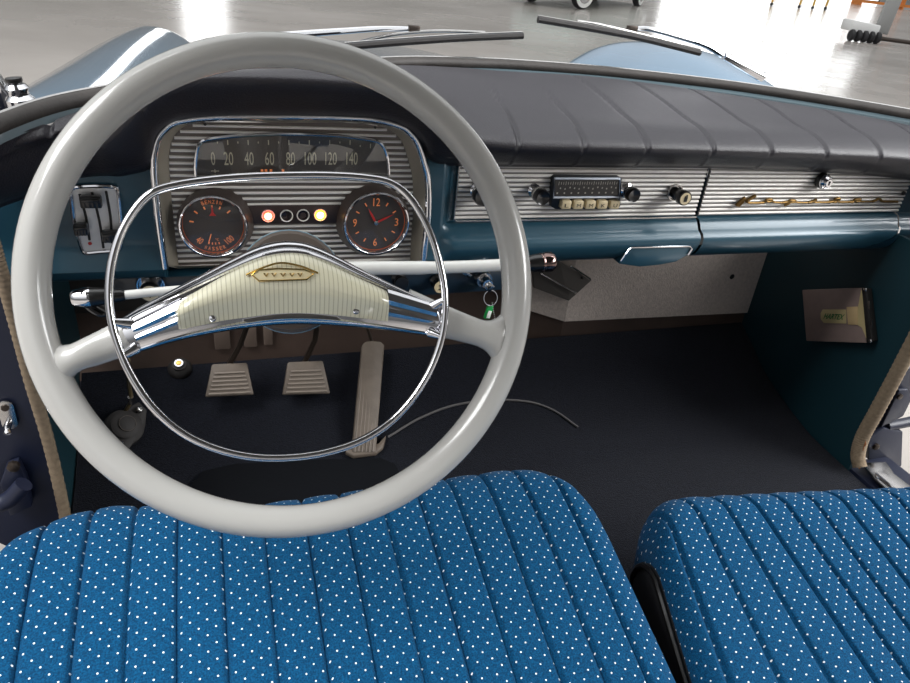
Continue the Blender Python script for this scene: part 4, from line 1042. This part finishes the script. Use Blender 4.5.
# ================================================================ SEATS
def seat(name, label, x0, x1, front, ztop, slope, rfl, rfr, seam0, seam_p, sag=0):
    """cushion: pleated top that rolls over its front and side edges"""
    t = thing(name, label, 'car seat', ((x0+x1)/2, -.3, .36), 'front seats')
    nx = 420; back = -.72
    rE = .05                                        # edge roll
    def yfront(x):
        yf = front(x)
        if x < x0+rfl: yf -= rfl*(1-math.sqrt(max(0, 1-((x0+rfl-x)/rfl)**2)))*.75
        if x > x1-rfr: yf -= rfr*(1-math.sqrt(max(0, 1-((x-x1+rfr)/rfr)**2)))*.9
        return yf
    rows, uvs = [], []
    xs_ = [x0+(x1-x0)*i/nx for i in range(nx+1)]
    # side roll in x: parameter e
    def edge(x):
        d = min(x-x0, x1-x); d = max(d, 0)
        rX = .036
        return 0 if d >= rX else rX*(1-math.sqrt(max(0, 1-((rX-d)/rX)**2)))
    def groove(x):
        k = (x-seam0)/seam_p; d = abs(k-round(k))*seam_p
        return .0050*math.exp(-(d/.0024)**2)-.0006*(1-math.cos(PI*min(1, d/(seam_p/2))))
    ucum = 0
    for i, x in enumerate(xs_):
        if i: ucum += math.hypot(x-xs_[i-1], .85*(edge(x)-edge(xs_[i-1])))
        yf = yfront(x); row, uvr = [], []
        ed = edge(x); g = groove(x) if x0+.02 < x < x1-.02 else 0
        def top(y): return ztop(y) - slope*0 - ed*.85 - g
        pts = []
        # front skirt from bottom up, then the roll, then the top going back
        zr = top(yf-rE)
        for k in range(5): pts.append((yf-.012*(1-k/4), .40+(zr-rE-.40)*k/4))
        for k in range(1, 8):
            a = PI/2*k/8; pts.append((yf-rE+rE*math.cos(a)-.5*g*math.cos(a), zr-rE+rE*math.sin(a)))
        ny = 30
        for k in range(ny+1):
            y = yf-rE+(back-yf+rE)*k/ny; pts.append((y, top(y)))
        s_ = 0; last = None
        for (y, z) in pts:
            if last: s_ += math.hypot(y-last[0], z-last[1])
            last = (y, z); row.append(V((x, y, z))); uvr.append((x-x0, -y if y < yf-rE else (-(yf-rE)-(0))-(s_ and 0)))
        # arclength uv measured back from the front bottom
        s_ = 0; uvr = []
        for a, (y, z) in enumerate(pts):
            if a: s_ += math.hypot(y-pts[a-1][0], z-pts[a-1][1])
            uvr.append([ucum, s_])
        off = uvr[12][1]
        uvr = [(u, v-off-(yf-.0)) for u, v in uvr]
        rows.append(row); uvs.append(uvr)
    if x0 > 0:                                      # the inner edge runs outwards towards the back
        for row in rows:
            for p in row: p.x -= min(.05, .22*max(0, -.03-p.y))*max(0, 1-(p.x-x0)/.14)
    # side walls
    def wall(row, uvr, sx):
        rr2 = [[V((p.x+sx*.004, p.y, p.z-(p.z-.40)*k/3)) if k else p for p in row] for k in range(4)]
        uu = [[(u[0]+sx*(p.z-.40)*k/3, u[1]) for u, p in zip(uvr, row)] for k in range(4)]
        return rr2, uu
    wl_, ul_ = wall(rows[0], uvs[0], -1); wr_, ur_ = wall(rows[-1], uvs[-1], 1)
    mb = MB(); mb.grid(rows, uvs=uvs); mb.build('cushion', 'seat', t, angle=70)
    for w_ in (wl_, wr_):
        mb = MB(); mb.grid(w_); mb.build('side_panel', mat('black_seat_side_cloth', (22, 22, 26), .9), t)
    mb = MB(); mb.box(((x0+x1)/2, (back-.0)/2-.05, .39), (x1-x0-.03, .55, .03), bev=.008); mb.build('base_frame', 'black', t)
    return t, rows
zt1 = lambda y: .578+.16*min(0, y-.02)-.10*max(0, -.05-y)**1
ds_, rowsd = seat('driver_seat', 'blue white dotted pleated driver seat cushion under the steering wheel', -.665, .012, lambda x: .118-.030*sstep(-.56, -.40, x), zt1, 0, .12, .10, -.608, .0445)
zt2 = lambda y: .552+.13*min(0, y-.0)-.10*max(0, -.05-y)
ps_, rowsp = seat('passenger_seat', 'blue white dotted pleated passenger seat cushion at the lower right', .082, .69, lambda x: .022-.12*max(0, x-.14), zt2, 0, .08, .12, .105, .0445)
# dark piping on the inner side of the passenger cushion
mb = MB(); mb.tube([p+V((-.003, .002, -.006)) for p in rowsp[0][::2]], .0042, 8); mb.build('piping', 'black', ps_)

# ================================================================ OUTSIDE THE WINDSCREEN
# wipers
YW_ = .70
def wiper(label, blade, bow, arm, base, y):
    t = thing('windscreen_wiper', label, 'wiper', aY(*base[0], y), 'windscreen wipers')
    mb = MB(); P0 = cr([aY(a, b, y) for a, b in blade], 6); mb.tube(P0, .0056, 8); bl = mb.build('blade', 'rubber', t)
    mb = MB(); mb.tube([p+V((0, .004, .006)) for p in P0], .0012, 6); mb.build('blade_spine', 'chrome_worn', bl)
    mb = MB(); mb.tube(cr([aY(a, b, y+.012) for a, b in bow], 6), .0026, 8); mb.build('bow', 'chrome_worn', bl)
    mb = MB(); P1 = cr([aY(a, b, y+.02) for a, b in arm], 6); mb.tube(P1, [.0062-.0025*i/len(P1) for i in range(len(P1))], 8); mb.build('arm', 'chrome', t)
    mb = MB(); mb.box(aY(*arm[-1], y+.018), (.02, .012, .012), None, .002); mb.build('clip', 'steel', t)
    mb = MB(); b0, b1 = aY(*base[0], y+.02), aY(*base[1], y+.02); mb.tube([b0, b0.lerp(b1, .5), b1], [.011, .009, .007], 12); mb.build('arm_base', 'chrome', t)
wiper('chrome wiper lying left of centre outside the windscreen with its tip pointing right', [(345, 47), (400, 42.5), (460, 38.5), (523, 35.8)], [(348, 45.5), (372, 39), (402, 33.5), (440, 31), (485, 32.5)], [(282, 36), (310, 33.5), (345, 31), (380, 28.8), (414, 29)], [(262, 40), (284, 36)], YW_)
wiper('chrome wiper on the right outside the windscreen reaching down to its pivot', [(538, 19.5), (585, 27.5), (640, 38), (700, 53)], [(577, 21), (602, 25), (640, 34), (682, 44)], [(722, 55), (705, 45), (680, 37), (650, 29), (632, 29)], [(762, 77), (724, 56)], .69)
# fitting at left corner
p = aY(20, 99, .30)
cf = thing('corner_fitting', 'chrome post with a black cap outside the left corner of the windscreen', 'fitting', p)
mb = MB(); mb.lathe([(.014, -.03), (.014, .0), (.010, .004), (.010, .008), (.012, .011), (.009, .015)], p, (-.1, 0, 1), 20); mb.build('post', 'chrome', cf)
mb = MB(); mb.lathe([(.006, .014), (.008, .018), (.008, .021), (0, .022)], p, (-.1, 0, 1), 16); mb.build('cap', 'black', cf)
mb = MB(); o = [aY(a, b, .30) for a, b in [(-14, 60), (0, 78), (18, 104), (14, 112), (-16, 112)]]; mb.prism(o, (0, .012, 0), .002); mb.build('bracket', 'chrome', cf)

# front wings and bonnet
def loft(mb, secs, n=10):
    cols_ = [cr([s_[k] for s_ in secs], n) for k in range(len(secs[0]))]
    rows = []
    for i in range(len(cols_[0])): rows.append(cr([c_[i] for c_ in cols_], 6))
    mb.grid(rows); return rows
def crest(px, py, x): return aX(px, py, x)
secs = []
for (px, py, x) in [(30, 104, -.668), (45, 94, -.66), (70, 78, -.65), (100, 58.5, -.635), (130, 38, -.61), (146, 29, -.59), (155, 26.5, -.575), (158, 34, -.575)]:
    c_ = crest(px, py, x)
    secs.append([c_+V((-.16, 0, -.35)), c_+V((-.13, 0, -.08)), c_+V((-.06, 0, -.012)), c_, c_+V((.07, .0, -.020)), c_+V((.14, -.02, -.07)), c_+V((.22, -.06, -.16)), c_+V((.26, -.08, -.30))])
mb = MB(); loft(mb, secs); tag(mb.build('front_wing', 'fender'), 'shiny blue grey left front wing rising beyond the windscreen corner', 'car wing', 'front wings outside the windscreen')
secs = []
for (px, py, x) in [(768, 92, .72), (740, 72, .71), (708, 55, .70), (680, 46, .69), (650, 41.5, .68), (625, 42, .66), (605, 47, .64), (592, 55, .63), (588, 66, .63)]:
    c_ = crest(px, py, x)
    secs.append([c_+V((-.20, 0, -.22)), c_+V((-.14, 0, -.09)), c_+V((-.06, 0, -.02)), c_, c_+V((.07, 0, -.012)), c_+V((.13, 0, -.08)), c_+V((.17, 0, -.30))])
mb = MB(); loft(mb, secs); tag(mb.build('front_wing', 'fender'), 'shiny blue grey right front wing beyond the right wiper', 'car wing', 'front wings outside the windscreen')
# bonnet: low, slightly crowned panel between the wings
rows = []
for j in range(12):
    y = .72+1.15*j/11
    rows.append([V((-.38+.78*i/16+.03, y - .10*abs(i/16-.5)**2*4, .935-.10*(j/11)-.03*abs(i/16-.5)**2*4)) for i in range(17)])
mb = MB(); mb.grid(rows); mb.grid([[p-V((0, 0, .02)) for p in r] for r in rows])
tag(mb.build('bonnet', 'fender'), 'shiny blue grey car bonnet just showing over the windscreen edge', 'bonnet')

# ================================================================ THE HALL
def wheel_on(par, c, ax, r=.33):
    mb = MB(); mb.lathe([(r*.66, -.09), (r*.92, -.095), (r, -.06), (r, .06), (r*.92, .095), (r*.66, .09)], c, ax, 28, cap=True); w = mb.build('tyre', 'tyre', par)
    mb = MB(); mb.lathe([(r*.90, .096), (r*.62, .100)], c, ax, 28, cap=False); mb.build('whitewall', 'white', w)
    mb = MB(); mb.lathe([(r*.62, .092), (r*.55, .10), (r*.3, .112), (0, .12)], c, ax, 24); mb.build('hubcap', 'chrome', w)
w1, w2, w3 = aZ(516, 2, 0), aZ(584, 9.5, 0), aZ(640, 6.5, 0)
fwd = (w3-w2).normalized(); axd = V((fwd.y, -fwd.x, 0)); ln = (w3-w2).length/.9; w1 = w2-axd*1.55
pc = thing('parked_car', 'car with whitewall tyres standing at the top edge of the hall floor', 'car', (w2+w3)/2)
for c_ in (w2, w2+fwd*ln*.9): wheel_on(pc, c_+V((0, 0, .33))-axd*.1, axd if c_ != w2 else (axd-fwd*.45))
for c_ in (w1, w1+fwd*ln*.9): wheel_on(pc, c_+V((0, 0, .33))+axd*.1, -axd)
mid = (w1+w2)/2; tr = (w2-w1).length/2
def ring_at(s_, hw, z0, z1):
    c_ = mid+fwd*s_; out = []
    for k in range(16):
        a = 2*PI*k/16; ca, sa = math.cos(a), math.sin(a)
        out.append(c_+axd*(hw*math.copysign(abs(ca)**.5, ca))+V((0, 0, (z0+z1)/2+(z1-z0)/2*math.copysign(abs(sa)**.6, sa))))
    return out
Lb = ln*.9
rows = [ring_at(-.85, tr*.6, .35, .7), ring_at(-.75, tr+.05, .28, .85), ring_at(0, tr+.12, .27, .98), ring_at(Lb*.3, tr+.14, .25, 1.02), ring_at(Lb*.7, tr+.14, .25, 1.02), ring_at(Lb, tr+.12, .27, .98), ring_at(Lb+.9, tr, .3, .9), ring_at(Lb+1.05, tr*.7, .38, .75)]
mb = MB(); R = mb.grid(rows, cv=True); mb.cap(R[0]); mb.cap(R[-1]); mb.build('body', 'mint', pc)
rows = [ring_at(Lb*.25, tr*.85, .95, 1.02), ring_at(Lb*.42, tr*.8, .95, 1.5), ring_at(Lb*.85, tr*.8, .95, 1.5), ring_at(Lb*1.05, tr*.85, .95, 1.02)]
mb = MB(); R = mb.grid(rows, cv=True); mb.cap(R[0]); mb.cap(R[-1]); mb.build('cabin', 'black', pc)
mb = MB(); mb.tube([mid-fwd*.9+axd*(tr*.9)+V((0, 0, .42)), mid-fwd*.95+V((0, 0, .42)), mid-fwd*.9-axd*(tr*.9)+V((0, 0, .42))], .06, 10); mb.build('bumper', 'chrome', pc)

# white pallet machine
p0 = aZ(863, 42.5, 0); dist = (p0-CAM).length; u = dist/FPX
rt = V((RIGHT.x, RIGHT.y, 0)).normalized(); fw_ = V((-rt.y, rt.x, 0))
pt = thing('pallet_truck', 'white pallet truck with a tall back plate standing on the hall floor at top right', 'pallet truck', p0)
mb = MB(); mb.prism([p0+rt*(-.40)+V((0, 0, .22)), p0+rt*.30+V((0, 0, .16)), p0+rt*.30+V((0, 0, .40)), p0+rt*(-.40)+V((0, 0, .46))], fw_*.55, .03); mb.build('body', 'pallet_white', pt)
for k in range(5):
    mb = MB(); mb.lathe([(.11, -.05), (.13, -.03), (.13, .03), (.11, .05)], p0+rt*(-.34+.16*k)+V((0, 0, .13)), rt, 16); mb.build('roller', 'tyre', pt)
mb = MB(); mb.prism([p0+rt*.36+fw_*.3+V((0, 0, .25)), p0+rt*.70+fw_*.3+V((0, 0, .2)), p0+rt*.74+fw_*.3+V((0, 0, 1.05)), p0+rt*.40+fw_*.3+V((0, 0, 1.05))], fw_*.10, .02); mb.build('back_plate', 'hallwall', pt)
mb = MB(); mb.tube([p0+rt*.30+fw_*.2+V((0, 0, .12)), p0+rt*1.3+fw_*.2+V((0, 0, .10))], .05, 8); mb.build('fork', 'steel', pt)

# orange pallet rack far away
ra, rb = aZ(852, 2.5, 0), aZ(960, 16, 0)
ra = aZ(856, 4.5, 0)
rdir = V((1, -.28, 0)).normalized()
rk = thing('pallet_rack', 'orange pallet rack at the far edge of the hall in the top right corner', 'rack', ra)
for k in range(3):
    mb = MB(); mb.box(ra+rdir*(k*3.2)+V((0, 0, 1.3)), (.14, .9, 2.6)); mb.build('upright', 'orange_steel', rk, smooth=False)
for z in (.25, 1.5):
    mb = MB(); a_ = math.atan2(rdir.y, rdir.x)
    mb.box(ra+rdir*3.2+V((0, -.4, z)), (6.5, .1, .16), Matrix.Rotation(a_, 3, 'Z')); mb.box(ra+rdir*3.2+V((0, .4, z)), (6.5, .1, .16), Matrix.Rotation(a_, 3, 'Z')); mb.build('beam', 'orange_steel', rk, smooth=False)
# trestles with yellow legs
for lab, xs_, in (('trestle with yellow legs and castors, left one at the top edge of the hall', (771, 799)), ('trestle with yellow legs and castors next to the pallet rack', (812, 826))):
    q0 = aZ(xs_[0], 6 if xs_[0] < 800 else 9.5, 0); q1 = aZ(xs_[1], 8.5 if xs_[0] < 800 else 10, 0)
    q1 = q0+(q1-q0).normalized()*min((q1-q0).length, 1.8)
    tt = thing('trestle', lab, 'trestle', (q0+q1)/2, 'trestles in the hall')
    for q in (q0, q1):
        mb = MB(); mb.tube([q+V((0, 0, .15)), q+V((.05, 0, 1.0))], .05, 8); mb.build('leg', 'yellow', tt)
        mb = MB(); mb.lathe([(.07, -.03), (.075, 0), (.07, .03)], q+V((0, 0, .075)), (1, .3, 0), 14); mb.build('castor', 'tyre', tt)
    mb = MB(); mb.tube([q0+V((.05, 0, 1.0)), q1+V((.05, 0, 1.0))], .06, 8); mb.build('top_bar', 'yellow', tt)

# far hall wall with tall daylit windows
hw = MB()
for xa, xb, za, zb in ((-80, -2.2, 0, 18), (-2.2, 1.3, 0, 2.6), (-2.2, 1.3, 14, 18), (1.3, 40, 0, 18), (40, 66, 12.5, 18), (66, 120, 0, 18)):
    hw.box(((xa+xb)/2, 62, (za+zb)/2), (xb-xa, .4, zb-za))
hwall = struct(hw.build('wall_far', 'hallwall', smooth=False))
for nm, xa, xb, za, zb, nb in (('window_2', -2.2, 1.3, 2.6, 14, 2), ('window_3', 40, 66, 0, 12.5, 8)):
    mb = MB(); mb.box(((xa+xb)/2, 62.1, (za+zb)/2), (xb-xa, .04, zb-za)); o_ = struct(mb.build(nm, 'window_light', smooth=False))
    mb = MB()
    for k in range(nb+1): mb.box((xa+(xb-xa)*k/nb, 61.95, (za+zb)/2), (.14, .2, zb-za))
    for k in range(6): mb.box(((xa+xb)/2, 61.95, za+(zb-za)*k/5), (xb-xa, .2, .12))
    mb.build('glazing_bars', 'steel', o_, smooth=False)

# ================================================================ LIGHT
w = bpy.data.worlds.new('hall_daylight'); S.world = w; w.use_nodes = True
nt = w.node_tree; bg = nt.nodes['Background']; L = nt.links
tc = nt.nodes.new('ShaderNodeTexCoord'); sp = nt.nodes.new('ShaderNodeSeparateXYZ'); L.new(tc.outputs['Generated'], sp.inputs[0])
rp_ = nt.nodes.new('ShaderNodeValToRGB'); L.new(sp.outputs['Z'], rp_.inputs['Fac'])
e = rp_.color_ramp.elements; e[0].position = 0; e[0].color = (.12, .12, .12, 1); e[1].position = .9; e[1].color = (1.9, 1.92, 1.95, 1)
x = e.new(.14); x.color = (.18, .182, .185, 1); x = e.new(.5); x.color = (.95, .96, .98, 1)
L.new(rp_.outputs['Color'], bg.inputs['Color']); bg.inputs['Strength'].default_value = 1.0

def area(name, loc, target, size, power, col=(1, 1, 1)):
    l = bpy.data.lights.new(name, 'AREA'); l.shape = 'RECTANGLE'; l.size, l.size_y = size; l.energy = power; l.color = col
    o = bpy.data.objects.new(name, l); COL.objects.link(o); o.location = loc
    o.rotation_euler = (V(target)-V(loc)).to_track_quat('-Z', 'Y').to_euler(); return o
area('hall_skylight', (-5.0, -1.0, 7.5), (-.3, -.2, .6), (5, 5), 1000)
area('hall_skylight', (5.8, -1.6, 6.6), (.4, -.2, .6), (4.5, 4), 650)

area('right_fill', (6.0, -3.2, 4.0), (.4, -.2, .6), (3.5, 2.5), 420)  # low light added from the right to brighten glove box and passenger seat
vs = S.view_settings; vs.view_transform = 'Standard'; vs.look = 'None'; vs.exposure = 0; vs.gamma = 1; vs.use_curve_mapping = False
